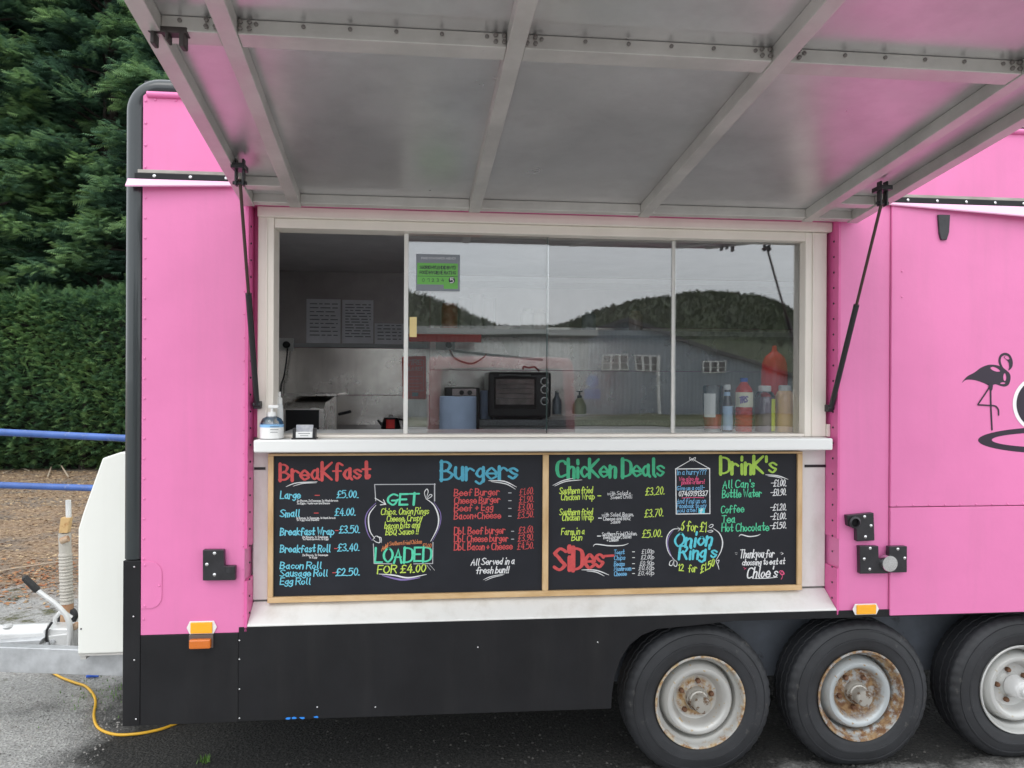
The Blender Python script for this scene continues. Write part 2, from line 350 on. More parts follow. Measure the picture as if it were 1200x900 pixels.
def weeds(x0, y0, n, sp, hh, label):
    mb = MB()
    for i in range(n):
        x, y = x0 + R.gauss(0, sp), y0 + R.gauss(0, sp); a = R.uniform(0, 6.28); l = hh * R.uniform(.4, 1); dx, dy = math.cos(a), math.sin(a); w_ = .003
        mb.add([(x - dy * w_, y + dx * w_, 0), (x + dy * w_, y - dx * w_, 0), (x + dx * l * .4, y + dy * l * .4, l)], [(0, 1, 2)])
    return tag(mb.build('weed_tuft', GRASSM, kind='stuff' if n > 100 else None), label, 'weed')
p = at(243, 893, -.05); p = at(240, 890, .0)
_d = ray((240 - 600) / FPX, -(893 - 450) / FPX); _t = -CAM_Z / _d.z; weeds(_d.x * _t, CAM_Y + _d.y * _t, 26, .012, .035, 'small green weed sprout on the dark ground before the black skirt')
def gp(u, v, z=0.0):
    d = ray((u - 600) / FPX, -(v - 450) / FPX); t = (z - CAM_Z) / d.z
    return Vector((d.x * t, CAM_Y + d.y * t, z))
_q = gp(130, 812); weeds(_q.x, _q.y, 160, .12, .02, 'dark green moss and weeds under the drawbar beside the yellow cable')
TWIG = mat('dead_twig', (.42, .34, .25), .8)
for pts, lab in (([(0, 672), (30, 667), (50, 664), (75, 660)], 'longest pale twig lying on the ground left of the jockey wheel'),
                 ([(56, 560), (62, 548), (72, 552), (80, 560)], 'curled dry twig lying on the litter below the hedge'),
                 ([(4, 556), (22, 549), (34, 553)], 'thin straight twig lying near the foot of the hedge')):
    mb = MB(); P3 = [gp(*q) for q in pts]
    P3 = [Vector((q.x, q.y, .02 + (.07 if i in (1, 2) and lab[0] == 'c' else 0))) for i, q in enumerate(P3)]
    mb.tube(P3, .012 if P3[0].y > 6 else .006, 6); tag(mb.build('twig', TWIG, smooth=True), lab, 'twig')

# ------------------------------------------------------------------ TRAILER
TR = thing('catering_trailer', 'pink catering trailer with raised serving hatch, black skirt and three wheels in a row', 'food trailer', (1.2, 1.05, 0))
YB = 2.12                     # back of the trailer
X_L = at(143.5, 400).x; X_P = at(166, 450).x; X_OL = at(287.5, 480).x; X_OR = at(984, 480).x; X_S = at(1042, 480).x; X_END = 4.1
Z_TOP = at(200, 90).z; Z_G = at(215, 207).z; Z_B = at(220, 743).z; Z_BR = at(1010, 717).z; Z_SK = at(400, 841).z; Z_OB = at(640, 724).z
Z_HD = at(640, 248).z
print('KEY', [round(q, 3) for q in (X_L, X_P, X_OL, X_OR, X_S, Z_TOP, Z_G, at(1120, 240).z, Z_B, Z_BR, at(1120, 719).z, Z_SK, at(150, 850).z, at(700, 829).z, Z_OB, at(300, 733).z, at(975, 716).z, Z_HD)])
RY = .09                      # recess
# skins
boxp('body_panel', PINK, TR, X_P, X_OL, 0, RY + .03, Z_B, Z_G, label='pink side panel left of the hatch')
boxp('body_panel', PINK, TR, X_P, X_END, 0.001, RY + .03, Z_G + .001, Z_TOP - .06, label='pink panel above the hatch')
boxp('body_panel', PINK, TR, X_OR, X_S, 0, RY + .03, Z_BR, Z_G, label='narrow pink panel right of the hatch')
boxp('hatch_header', PINKD, TR, X_OL, X_OR, 0.004, RY + .03, Z_HD, Z_G)
Z_SD = at(1120, 718.5).z; Z_SM = at(1120, 593).z
door = boxp('side_door', PINK, TR, X_S + .002, X_END, -.010, RY + .03, Z_SM + .0015, Z_G - .02, label='pink side panel right of the hatch with a black flamingo', bevel=.0025)
boxp('lower_side_door', PINK, TR, X_S + .002, X_END, -.010, RY + .03, Z_SD, Z_SM - .0015, bevel=.0025)
# returns of the pink frame into the recess (hinge leaf with notches, its shade painted as darker pink)
for sx, x in ((1, X_OL), (-1, X_OR)):
    zt, zb = Z_HD, Z_OB + .01
    mb = MB(); mb.box(x, x + sx * .010, -.004, RY, at(290, 643).z, zt); mb.build('hinge_leaf', PINKD, TR, bevel=.001)
    mb = MB(); mb.box(x, x + sx * .010, -.004, RY, zb - .03, at(290, 681).z); mb.build('hinge_leaf', PINKD, TR, bevel=.001)
    mb = MB()
    for zz in np.linspace(zb + .03, zt - .08, 24):
        mb.lathe([(.0035, 0), (.0045, .002 * sx), (.002, .004 * sx)], (x + sx * .010, .03, zz), 'x', 8)
    mb.build('hinge_screws', DARKM, TR, kind='stuff')
# body corner moulding (black tube round the end and over the roof edge)
rr = .037; ar = .085
zb_ = at(145, 656).z
path = [(X_L + rr, .036, zb_)]
for z in np.linspace(zb_ + .2, Z_TOP - ar - rr, 6): path.append((X_L + rr, .036, z))
for k in range(1, 10):
    a = rad(180 - 10 * k); path.append((X_L + rr + ar + ar * math.cos(a), .036, Z_TOP - ar - rr + ar * math.sin(a)))
path.append((X_END, .036, Z_TOP - rr))
MB().tube(path, rr, 24).build('corner_moulding', GLOSSB, TR, smooth=True)
# roof and ends
mb = MB(); prof = [(.036, Z_TOP - .005), (.3, Z_TOP + .03), (1.05, Z_TOP + .05), (1.8, Z_TOP + .03), (YB - .036, Z_TOP - .005), (YB - .036, Z_TOP - .04), (.036, Z_TOP - .04)]
SKX0, SKX1, SKY0, SKY1 = -.72, 2.2, .18, .80  # unseen roof opening, added to let more light into the kitchen
roof_o = mb.prism_x(prof, X_L + .06, SKX0).build('roof', GLOSSB, TR, smooth=True)
MB().prism_x(prof, SKX1, X_END).build('roof', GLOSSB, TR, smooth=True)
MB().prism_x([prof[0], prof[1], (SKY0, Z_TOP + .04), (SKY0, Z_TOP - .04), prof[-1]], SKX0, SKX1).build('roof', GLOSSB, TR)
MB().prism_x([(SKY1, Z_TOP + .037), prof[3], prof[4], prof[5], (SKY1, Z_TOP - .04)], SKX0, SKX1).build('roof', GLOSSB, TR)
boxp('added_rooflight', CLEAR, TR, SKX0 - .03, SKX1 + .03, SKY0 - .03, SKY1 + .03, Z_TOP + .055, Z_TOP + .06, bevel=0, label='clear pane over a roof opening added to light the kitchen')
boxp('end_wall', BLACK, TR, X_L + .012, X_L + .04, .04, YB - .001, Z_SK + .25, Z_TOP - .07, label='front end wall of the trailer')
boxp('end_wall', PINK, TR, X_END - .03, X_END - .001, RY + .031, YB - .001, Z_SK + .2, Z_TOP - .03, label='far end wall of the trailer')
boxp('rear_side_wall', PINK, TR, X_L + .041, X_END - .031, YB - .04, YB, Z_SK, Z_TOP - .041)
# pink rolled drip at the roof line
for x0, x1 in ((at(173, 105).x, at(420, 108).x), (at(1000, 108).x, X_END)):
    MB().tube([(x0, -.004, Z_TOP - .068), (x1, -.004, Z_TOP - .068)], .011, 10).build('roof_drip_rail', PINK, TR, smooth=True)
boxp('roof_edge_strip', ALUF, TR, at(1080, 140).x, X_END, -.004, .0, Z_TOP - .05, Z_TOP - .03)
# gutter strips over the openings
def gutter(x0, x1, x1lip, za, drop):
    boxp('gutter_wood', mat('weathered_wood', (.42, .40, .36), .8, col2=(.30, .27, .24), nscale=12, stretch=(1, 6, 6)), TR, x0 + .01, x1, -.010, 0, za + .004, za + .016, bevel=.001)
    boxp('gutter_strip', BLACK, TR, x0, x1, -.014, 0, za - .019, za + .003, bevel=.002)
    V_ = []
    for xe, dr_ in ((x0 - .022, drop[0]), (x1lip, drop[1])):
        yo = .016 + dr_ * .75
        for (yy, zz) in ((-.0005, za - .0195), (-.0145, za - .0195), (-yo, za - .020 - dr_), (-yo + .003, za - .024 - dr_), (-.011, za - .026), (-.0005, za - .026)): V_.append((xe, yy, zz))
    MB().add(V_, [(0, 1, 2, 3, 4, 5), (11, 10, 9, 8, 7, 6)] + [(i, i + 6, (i + 1) % 6 + 6, (i + 1) % 6) for i in range(6)]).build('drip_lip', mat('pink_sheen_paint', (.90, .50, .70), .3, coat=.4), TR)  # paler pink puts the bright sheen of the lip into its colour
    mb = MB()
    for x in np.arange(x0 + .07, x1, .125): mb.lathe([(.006, 0), (.006, -.003), (.003, -.005)], (x, -.014, za - .008), 'y', 10)
    mb.build('gutter_screws', CHROME, TR, kind='stuff')
ZG1 = at(215, 206).z
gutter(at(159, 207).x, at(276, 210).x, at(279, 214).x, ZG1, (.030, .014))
ZG2 = at(1120, 235).z
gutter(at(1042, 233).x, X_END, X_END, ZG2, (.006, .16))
# rivets
def rivets(pts, y=0, m=PINK, name='rivets', r=.0048):
    mb = MB()
    for x, z in pts: mb.lathe([(r, 0), (r * .9, -.0018), (r * .45, -.0032)], (x, y, z), 'y', 8)
    return mb.build(name, m, TR, kind='stuff', smooth=True)
rp = [(X_P + .010, at(170, v).z) for v in np.arange(118, 200, 26)] + [(X_P + .010, at(170, v).z) for v in np.arange(232, 740, 23.5)]
rp += [(at(u, 112).x, Z_TOP - .085) for u in (182, 206, 230)]
rivets(rp)
rivets([(x, Z_SM + .008) for x in np.arange(X_S + .03, X_END, .068)] + [(at(1057, 318, -.01).x, at(1057, 318, -.01).z), (at(1057, 348, -.01).x, at(1057, 348, -.01).z)], y=-.010)
rivets([(X_OL - .006 + 0 * i, z) for i, z in enumerate(np.arange(Z_B + .06, Z_HD - .1, .085))], name='rivets', r=.0025)
rivets([(at(u, v).x, at(u, v).z) for u, v in ((158, 664), (157, 722), (158, 773), (160, 842), (281, 750), (281, 772), (281, 807), (281, 841), (372, 828), (440, 828), (560, 758), (700, 752))], y=-.005, m=CHROME, name='skirt_screws', r=.004)
# little round-ended inspection cover in the left panel
cx0, cx1 = X_P + .002, at(190, 700).x; cz0, cz1 = at(175, 713).z, at(175, 658).z
pl = [(cx0, cz0), (cx1 - .04, cz0)] + [(cx1 - .04 + .04 * math.sin(a), cz0 + .045 - .045 * math.cos(a)) for a in np.linspace(0.15, 1.57, 7)] + \
     [(cx1 - .04 + .04 * math.cos(a), cz1 - .045 + .045 * math.sin(a)) for a in np.linspace(0, 1.5, 7)] + [(cx0, cz1)]
MB().prism(pl, -.003, -.0005).build('inspection_cover', PINK, TR, bevel=.001)
rivets([(at(170, 662).x, at(170, 662).z), (at(187, 686).x, at(187, 686).z), (at(170, 710).x, at(170, 710).z)], y=-.003)
# black skirt
Z_SKL = at(200, 849).z
XK = at(280, 740).x
def PZ(u, v, Y=0): q = at(u, v, Y); return (q.x, q.z)
boxp('skirt_panel', BLACK, TR, X_L + .006, X_P - .001, -.002, .05, Z_SKL, at(155, 657).z, label='black sheet on the trailer corner')
boxp('skirt_panel', BLACK, TR, X_P, XK - .001, -.001, .02, Z_SKL, Z_B - .001)
poly = [(XK, Z_SKL + .003), PZ(716, 830), PZ(717, 812), PZ(720, 793), PZ(727, 772), PZ(738, 755), PZ(752, 744), PZ(770, 737), PZ(800, 734)]
poly = [(XK, Z_SKL + .003)] + poly[1:] + [(at(860, 733).x, Z_OB - .032), (X_END, Z_OB - .032), (X_END, Z_OB - .003), (XK, Z_OB - .003)]
MB().prism(poly, -.004, .016).build('skirt_panel', BLACK, TR, label='long black skirt sheet before the wheels', bevel=.0015)
x3_ = at(1191, 828, .065).x + .36
boxp('skirt_panel', BLACK, TR, x3_, X_END, -.004, .016, Z_SKL + .003, Z_OB - .0335, label='black skirt sheet behind the last wheel')
PEEL = mat('bright_blue_underpaint', (.02, .22, .70), .5)
for u in (338, 344, 354, 371):
    q = at(u, 844.5 - (u - 338) * .03, -.004); mb = MB(); k = 9
    mb.prism([(q.x + .010 * R.uniform(.5, 1.3) * math.cos(6.28 * i / k), Z_SKL + .007 + .005 * R.uniform(.4, 1.1) * math.sin(6.28 * i / k)) for i in range(k)], -.0048, -.004)
    mb.build('paint_chip', PEEL, TR)
# underbody
boxp('floor_pan', UNDER, TR, X_L + .05, X_END - .04, .06, YB - .05, Z_OB - .05, Z_OB - .034)
wx = at(716, 800, .27).x - .04
boxp('wheel_box_panel', UNDER, TR, wx, X_END - .05, .30, .32, at(900, 792, .3).z, Z_OB - .051, label='grey inner wheel box side')
boxp('chassis_rail', BLACK, TR, X_L + .06, X_END - .1, .36, .42, Z_OB - .20, Z_OB - .051)
boxp('chassis_rail', BLACK, TR, X_L + .06, X_END - .1, 1.68, 1.74, Z_OB - .20, Z_OB - .051)
boxp('rear_skirt_panel', BLACK, TR, X_L + .05, X_END - .1, YB - .058, YB - .045, Z_SKL, Z_OB - .06)
# recess back, sill
Z_WB = at(640, 516, RY).z      # counter top
boxp('recess_panel', WHITE, TR, X_OL + .010, X_OR - .010, RY, RY + .03, Z_OB + .07, Z_WB - .002, label='white recessed panel behind the menu board')
zs = at(640, 697, RY).z
mb = MB(); mb.prism_x([(-.006, Z_OB - .002), (-.006, Z_OB + .004), (.0, Z_OB + .008), (RY, zs), (RY + .03, zs), (RY + .03, Z_OB - .002)], X_OL + .011, X_OR - .011)
mb.build('lower_sill', WHITE, TR, bevel=.002, label='glossy white sloping sill below the menu board')
for u0, u1, v in ((298, 311, 549), (943, 968, 546)):
    x0, x1, z0, z1 = rc(u0, v - 1.5, u1, v + 1.5, RY - .002); boxp('slot', PLASTB, TR, x0, x1, RY - .004, RY + .002, z0, z1, bevel=0)
# counter shelf
CZ0, CZ1 = at(640, 529, -.02).z, at(640, 514.5, -.02).z
boxp('counter', mat('white_counter', (.80, .80, .78), .3, coat=.2, dirt=((.5, .45, .38), .76, 20, .08)), TR, at(297, 520, -.02).x, at(976, 520, -.02).x, -.022, RY + .06, CZ0, CZ1, bevel=.006)
# ------------------------------------------------------------------ window
WF = boxp('window_frame', CREAM, TR, at(302, 400, .06).x, at(321, 400, .06).x, .055, .16, CZ1 + .0005, at(640, 250, .06).z, label='cream frame round the sliding windows', bevel=.003)
x0f, x1f = at(302, 400, .06).x, at(968, 400, .06).x; zt = at(640, 251, .06).z
zt2 = at(640, 264, .06).z; zi = at(640, 275, .06).z; xi0, xi1 = at(321, 400, .06).x, at(943, 400, .06).x; zib = at(640, 509, .06).z
boxp('frame_head', CREAM, WF, at(302, 400, .06).x + .0005, X_OR - .012, .040, .162, zt2, at(640, 251, .04).z, bevel=.003)
boxp('frame_head', CREAM, WF, xi0 + .0005, xi1 + .001, .058, .158, zi, zt2 - .0005, bevel=.003)
boxp('frame_jamb', CREAM, WF, xi1, x1f, .056, .161, CZ1 + .001, zt2 - .001, bevel=.003)
boxp('frame_jamb_bead', CREAM, WF, x0f + .030, x0f + .036, .050, .0545, CZ1 + .002, zt2 - .002, bevel=.002)
boxp('frame_jamb_bead', CREAM, WF, xi1 + .028, xi1 + .034, .050, .0555, CZ1 + .002, zt2 - .002, bevel=.002)
boxp('frame_rail', CREAM, WF, xi0 + .0005, xi1 - .0005, .059, .157, CZ1 + .0012, zib, bevel=.002, label='bottom track of the sliding windows')
boxp('reveal_panel', CREAM, WF, x1f + .0005, X_OR - .0105, RY - .002, .155, CZ1 + .012, zt2 - .0015, bevel=.001)
boxp('reveal_block', CREAM, WF, x1f + .0008, X_OR - .0108, .05, RY - .0025, CZ1 + .001, at(970, 497, .06).z, bevel=.002)
boxp('reveal_panel', PINKD, WF, X_OL + .0102, x0f - .0005, RY - .002, .155, CZ1 + .002, Z_HD, bevel=.001)
BARM = mat('white_aluminium_bar', (.74, .72, .68), .35, noise=.05)
def pane(name, u0, u1, Y, bar, m=GLASS):
    a, b = at(u0, 400, Y).x, at(u1, 400, Y).x
    o = MB().box(a, b, Y, Y + .005, zib + .001, zi - .001).build('glass_pane', m, WF, label=name)
    if bar:
        for (q0, q1) in bar: boxp('pane_bar', BARM, WF, at(q0, 400, Y).x, at(q1, 400, Y).x, Y - .006, Y + .011, zib + .0005, zi - .0005, bevel=.0015)
    return o
pane('left sliding glass pane with a food hygiene sticker', 477, 643, .105, [(473.2, 478.2)])
pane('inner glass pane slid behind the left one', 478, 641.5, .131, None, GLASS2)
pane('middle glass pane', 640.5, 790, .118, [(787, 791.5)])
pane('right glass pane before the sauce bottles', 791, 941, .105, [(938.5, 943.5)])
boxp('pane_edge', mat('glass_edge', (.10, .16, .15), .2), WF, at(640.3, 400, .112).x, at(641.6, 400, .112).x, .112, .117, zib + .001, zi - .001, bevel=0)
# sticker on the glass
YS = .1035
sx0, sx1, sz0, sz1 = rc(487.5, 298, 539, 341, YS)
ST = MB().box(sx0, sx1, YS, YS + .001, sz0, sz1).build('hygiene_sticker', GREYP, WF, label='grey and green food hygiene rating sticker')
x0, x1, z0, z1 = rc(489, 308.5, 536.5, 333.5, YS); MB().box(x0, x1, YS - .0006, YS, z0, z1).build('sticker_field', mat('sticker_green', (.15, .46, .09), .5), WF)
x0, x1, z0, z1 = rc(520, 333.5, 536.5, 338.5, YS); MB().box(x0, x1, YS - .0006, YS, z0, z1).build('sticker_field', MATS['sticker_green'], WF)

# ------------------------------------------------------------------ hand lettering
GL = {'A': '!03 3d 63;!17 57', 'B': '!03 0d;0d 3d 5b 38 08;38 66 54 33 03', 'C': '6c 4d 1c 08 14 33 64', 'D': '!03 0d;0d 3d 6b 65 33 03', 'E': '!5d 0d 03 53;!08 48',
 'F': '!5d 0d 03;!08 48', 'G': '6c 3d 0a 06 33 54 67;!37 67', 'H': '!0d 03;!6d 63;!08 68', 'I': '!1d 13', 'J': '5d 55 33 05', 'K': '!0d 03;!6d 08 63', 'L': '!0d 03 53',
 'M': '!03 1d 46 7d 83', 'N': '!03 0d 63 6d', 'O': '3d 0a 06 33 66 6a 3d', 'P': '!03 0d;0d 4d 6b 48 08', 'Q': '3d 0a 06 33 66 6a 3d;!45 72', 'R': '!03 0d;0d 4d 6b 48 08;!38 63',
 'S': '6c 3d 0b 29 47 65 33 04', 'T': '!0d 6d;!3d 33', 'U': '0d 05 33 65 6d', 'V': '!0d 33 6d', 'W': '!0d 23 4a 63 8d', 'X': '!0d 63;!6d 03', 'Y': '!0d 38 6d;!38 33', 'Z': '!0d 6d 03 63',
 'a': '48 29 06 23 45;!49 44 53', 'b': '!0d 03;07 29 56 33 04', 'c': '48 29 06 23 44', 'd': '48 29 06 23 45;!4d 43', 'e': '!06 56;56 57 39 29 07 05 23 33 54', 'f': '5c 3d 2b 23;!08 48',
 'g': '48 29 06 24 46;!49 42;42 20 01', 'h': '!0d 03;07 29 48 43', 'i': '!18 13;!1c 1d', 'j': '!28 22;22 10 00;!2c 2d', 'k': '!0d 03;!49 06 43', 'l': '!1d 14 23', 'm': '!09 03;08 29 37 33;38 59 67 63',
 'n': '!09 03;07 29 48 43', 'o': '29 07 05 23 45 47 29', 'p': '!09 00;08 29 56 33 04', 'q': '48 29 06 24 46;!49 40', 'r': '!09 03;07 29 48', 's': '48 29 08 26 45 23 04', 't': '!2d 24;24 33 44;!09 49',
 'u': '09 05 23 45;!49 43', 'v': '!09 23 49', 'w': '!09 13 38 53 69', 'x': '!09 43;!49 03', 'y': '!09 24;!49 10', 'z': '!09 49 03 43',
 '0': '2d 0a 06 23 46 4a 2d', '1': '!0b 2d 23', '2': '0b 2d 4b 37 03;!03 53', '3': '0c 3d 4a 28;28 55 33 04', '4': '!3d 06 56;!4a 43', '5': '!4d 0d 09;09 3a 56 33 03', '6': '4d 1a 05 23 46 29 07',
 '7': '!0d 5d 13', '8': '28 0b 2d 4b 28 05 23 45 28', '9': '48 18 0b 2d 4b 46 13', '\u00a3': '5c 3d 1b 26 03;!03 53;!08 48', '.': '!03 13', ',': '!14 02', '!': '!1d 17;!13 14', '?': '0b 2d 4b 28 26;!23 24',
 "'": '!1d 1b', '-': '!08 48', '+': '!07 47;!29 25', '&': '5 4', '/': '!03 4d', ':': '!14 15;!17 18', '"': '!0d 0b;!2d 2b'}
def smooth_pts(P, n=5):
    if len(P) < 3: return P
    cl = P[0] == P[-1]; out = []
    for i in range(len(P) - 1):
        p0 = P[i - 1] if i > 0 else (P[-2] if cl else P[0]); p1 = P[i]; p2 = P[i + 1]; p3 = P[i + 2] if i + 2 < len(P) else (P[1] if cl else P[-1])
        for k in range(n):
            t = k / n
            out.append(tuple(.5 * (2 * p1[j] + (p2[j] - p0[j]) * t + (2 * p0[j] - 5 * p1[j] + 4 * p2[j] - p3[j]) * t * t + (3 * p1[j] - p0[j] - 3 * p2[j] + p3[j]) * t ** 3) for j in (0, 1)))
    out.append(P[-1]); return out
def ribbon(mb, pts, w, y, nib=0, taper=False):
    pts = [p for i, p in enumerate(pts) if i == 0 or (p[0] - pts[i - 1][0]) ** 2 + (p[1] - pts[i - 1][1]) ** 2 > 1e-10]
    n = len(pts)
    if n < 2: return
    d = []
    for i in range(n - 1):
        dx, dz = pts[i + 1][0] - pts[i][0], pts[i + 1][1] - pts[i][1]; l = math.hypot(dx, dz) or 1e-9; d.append((dx / l, dz / l))
    e = w * .35
    pts = [(pts[0][0] - d[0][0] * e, pts[0][1] - d[0][1] * e)] + list(pts[1:-1]) + [(pts[-1][0] + d[-1][0] * e, pts[-1][1] + d[-1][1] * e)]
    vs = []
    def half(i, dd):
        h = w / 2 * (1 - nib * abs(dd[0]) * .8)
        if taper: h *= .35 + .65 * math.sin(math.pi * min(1, max(0, i / (n - 1))))
        return h
    for i in range(n):
        a = d[max(i - 1, 0)]; b_ = d[min(i, n - 2)]; mxx, mzz = a[0] + b_[0], a[1] + b_[1]; l = math.hypot(mxx, mzz)
        if l < .3: mxx, mzz, l = b_[0], b_[1], 1
        mxx /= l; mzz /= l; k = 1 / max(.6, mxx * b_[0] + mzz * b_[1]); h = half(i, (mxx, mzz)) * k
        vs += [(pts[i][0] - mzz * h, y, pts[i][1] + mxx * h), (pts[i][0] + mzz * h, y, pts[i][1] - mxx * h)]
    fs = [(2 * i, 2 * i + 1, 2 * i + 3, 2 * i + 2) for i in range(n - 1)]
    # rounded ends
    for i, dd, sg in ((0, d[0], -1), (n - 1, d[-1], 1)):
        a, b_ = vs[2 * i], vs[2 * i + 1]; h = half(i, dd) * .8
        c1 = (a[0] * .75 + b_[0] * .25 + dd[0] * sg * h, y, a[2] * .75 + b_[2] * .25 + dd[1] * sg * h); c2 = (a[0] * .25 + b_[0] * .75 + dd[0] * sg * h, y, a[2] * .25 + b_[2] * .75 + dd[1] * sg * h)
        o = len(vs); vs += [c1, c2]; fs.append((2 * i, o, o + 1, 2 * i + 1) if sg < 0 else (2 * i, 2 * i + 1, o + 1, o))
    mb.add(vs, fs)
YT = .0685
class Hand:
    """brush lettering laid flat on a surface at depth Y"""
    def __init__(s, Y, parent): s.Y = Y; s.parent = parent; s.k = 0
    def y(s): s.k += 1; return s.Y - .0001 - .00006 * (s.k % 14)
    def text(s, t, u0, v0, u1, v1, h, w, col, nib=.3, slant=.1, jit=.35, name='lettering', condense=False):
        a, b_ = at(u0, v0, s.Y), at(u1, v1, s.Y); ppm = (u1 - u0) / (b_.x - a.x); strokes = []; x = 0
        for ch in t:
            if ch == ' ': x += 3.2; continue
            g_ = GL.get(ch)
            if not g_: continue
            jy = R.uniform(-jit, jit); mxw = 0; js = R.uniform(.95, 1.06)
            for st in g_.split(';'):
                sharp = st[0] == '!'; st = st.lstrip('!')
                P = [(int(q[0]), int(q[1], 16) - 3) for q in st.split(' ') if len(q) == 2]
                if not P: continue
                mxw = max(mxw, max(q[0] for q in P)); P = P if sharp else smooth_pts(P)
                strokes.append([(x + q[0] * js + q[1] * slant + R.uniform(-.08, .08), q[1] * js + jy) for q in P])
            x += max(mxw, 1 if ch in '.,' else 1.4) + 2.1
        if not strokes: return
        W_ = max(q[0] for st in strokes for q in st); sx = (b_.x - a.x) / max(W_, 1); sz = h / ppm / 10
        mb = MB()
        for st in strokes:
            ribbon(mb, [(a.x + q[0] * sx, a.z + (b_.z - a.z) * (q[0] / W_) + q[1] * sz) for q in st], w / ppm * R.uniform(.9, 1.1), s.y(), nib)
        return mb.build(name, CH[col], s.parent, label='"%s"' % t if False else None)
    def line(s, pts, w, col, sm=True, taper=True, name='chalk_line'):
        P = [at(u, v, s.Y) for u, v in pts]; P = [(q.x, q.z) for q in P]
        if sm: P = smooth_pts(P, 6)
        mb = MB(); ppm = 900 / 3.0
        ribbon(mb, P, w / ppm, s.y(), 0, taper); return mb.build(name, CH[col], s.parent)
# ------------------------------------------------------------------ menu board
YF = .058
mbp = at(626, 700, RY)
MBD = thing('menu_board', 'black chalk menu board in a pine frame listing breakfast, burgers, chicken deals and drinks', 'menu board', (mbp.x, .08, mbp.z))
bx0, bx1 = at(313.5, 615, YF).x, at(940.5, 615, YF).x; bz0, bz1 = at(640, 699, YF).z, at(640, 530.5, YF).z
bz1 = min(bz1, CZ0 - .002)
fw = .021
boxp('frame_rail', WOOD, MBD, bx0, bx1, YF, RY - .001, bz0, bz0 + fw, label='bottom rail of the pine frame')
boxp('frame_rail', WOOD, MBD, bx0, bx1, YF, RY - .001, bz1 - .008, bz1, label='top rail of the pine frame')
xm0, xm1 = at(636, 600, YF).x, at(643, 600, YF).x
for a, b_ in ((bx0, bx0 + .020), (xm0, xm1), (bx1 - .020, bx1)):
    boxp('frame_stile', WOODV, MBD, a, b_, YF + .0008, RY - .002, bz0 + fw + .0003, bz1 - .0083)
BP1 = boxp('board_panel', SLATE, MBD, bx0 + .0202, xm0 - .0003, .070, RY - .003, bz0 + fw + .0004, bz1 - .0084, bevel=0, label='left blackboard with breakfast and burgers')
BP2 = boxp('board_panel', SLATE, MBD, xm1 + .0003, bx1 - .0202, .070, RY - .003, bz0 + fw + .0004, bz1 - .0084, bevel=0, label='right blackboard with chicken deals, sides and drinks')
H1 = Hand(.0698, BP1); H2 = Hand(.0698, BP2)
S1 = lambda x, y: (310 + x / 5.294, 530 + y / 5.294)
S2 = lambda x, y: (470 + x / 5.294, 530 + y / 5.294)
S3 = lambda x, y: (640 + x / 5.625, 530 + y / 5.625)
S4 = lambda x, y: (780 + x / 5.625, 530 + y / 5.625)
def T(Hn, S, t, x0, x1, y0, y1, h, w, col, **k):
    a = S(x0, y0); b_ = S(x1, y1); sc = 5.4
    if w < 12: w *= .84
    return Hn.text(t, a[0], a[1], b_[0], b_[1], h / sc, w / sc, col, **k)
def LN(Hn, S, pts, w, col, **k): return Hn.line([S(*p) for p in pts], w / 5.4, col, **k)
big = dict(nib=.55, slant=.0, jit=.15)
T(H1, S1, 'BreaKfast', 97, 650, 172, 162, 98, 21, 'red', **big)
LN(H1, S1, [(135, 213), (200, 190), (325, 183)], 6, 'white'); LN(H1, S1, [(178, 210), (240, 193), (322, 189)], 5, 'white')
for t, x1, y, ps, px0, px1, py, dx, h in (('Large', 222, 288, '\u00a35.00.', 450, 580, 282, (315, 340), 44), ('Small', 215, 400, '\u00a34.00.', 438, 562, 392, (310, 332), 42),
        ('Breakfast Wrap', 430, 513, '\u00a33.50.', 465, 588, 500, (440, 456), 44), ('Breakfast Roll', 405, 620, '\u00a33.40.', 455, 585, 612, (435, 450), 44)):
    T(H1, S1, t, 98, x1, y, y - 3, h, 9, 'cyan', nib=.2); T(H1, S1, ps, px0, px1, py, py - 2, 44, 8.5, 'cyan')
    LN(H1, S1, [(dx[0], py - 15), (dx[1], py - 15)], 5, 'red', taper=False)
for t, x1, y in (('Bacon Roll', 350, 722), ('Sausage Roll', 388, 770), ('Egg Roll', 282, 820)): T(H1, S1, t, 97, x1, y, y - 2, 40, 8.8, 'cyan', nib=.2)
T(H1, S1, '\u00a32.50.', 445, 587, 765, 762, 44, 9.5, 'cyan'); LN(H1, S1, [(424, 747), (440, 747)], 5, 'red', taper=False)
sm = dict(nib=0, slant=.05, jit=.5)
for t, x0, x1, y in (('2x Bacon, 2xSausage 2x Hash brown', 202, 455, 306), ('2x Eggs, Mushroom and Beans', 202, 405, 322), ('1x Bacon, 1x Sausage, 1x Hash brown', 197, 440, 413), ('1x Egg and Beans', 200, 338, 425),
        ('2x Bacon, 1x Sausage', 235, 393, 531), ('1x Hash brown, 1x Egg', 237, 395, 544), ('2x Bacon, 1x Sausage', 235, 393, 643), ('1x Egg', 275, 325, 657)):
    T(H1, S1, t, x0, x1, y, y - 1, 12, 2.6, 'white', name='small_print', **sm)
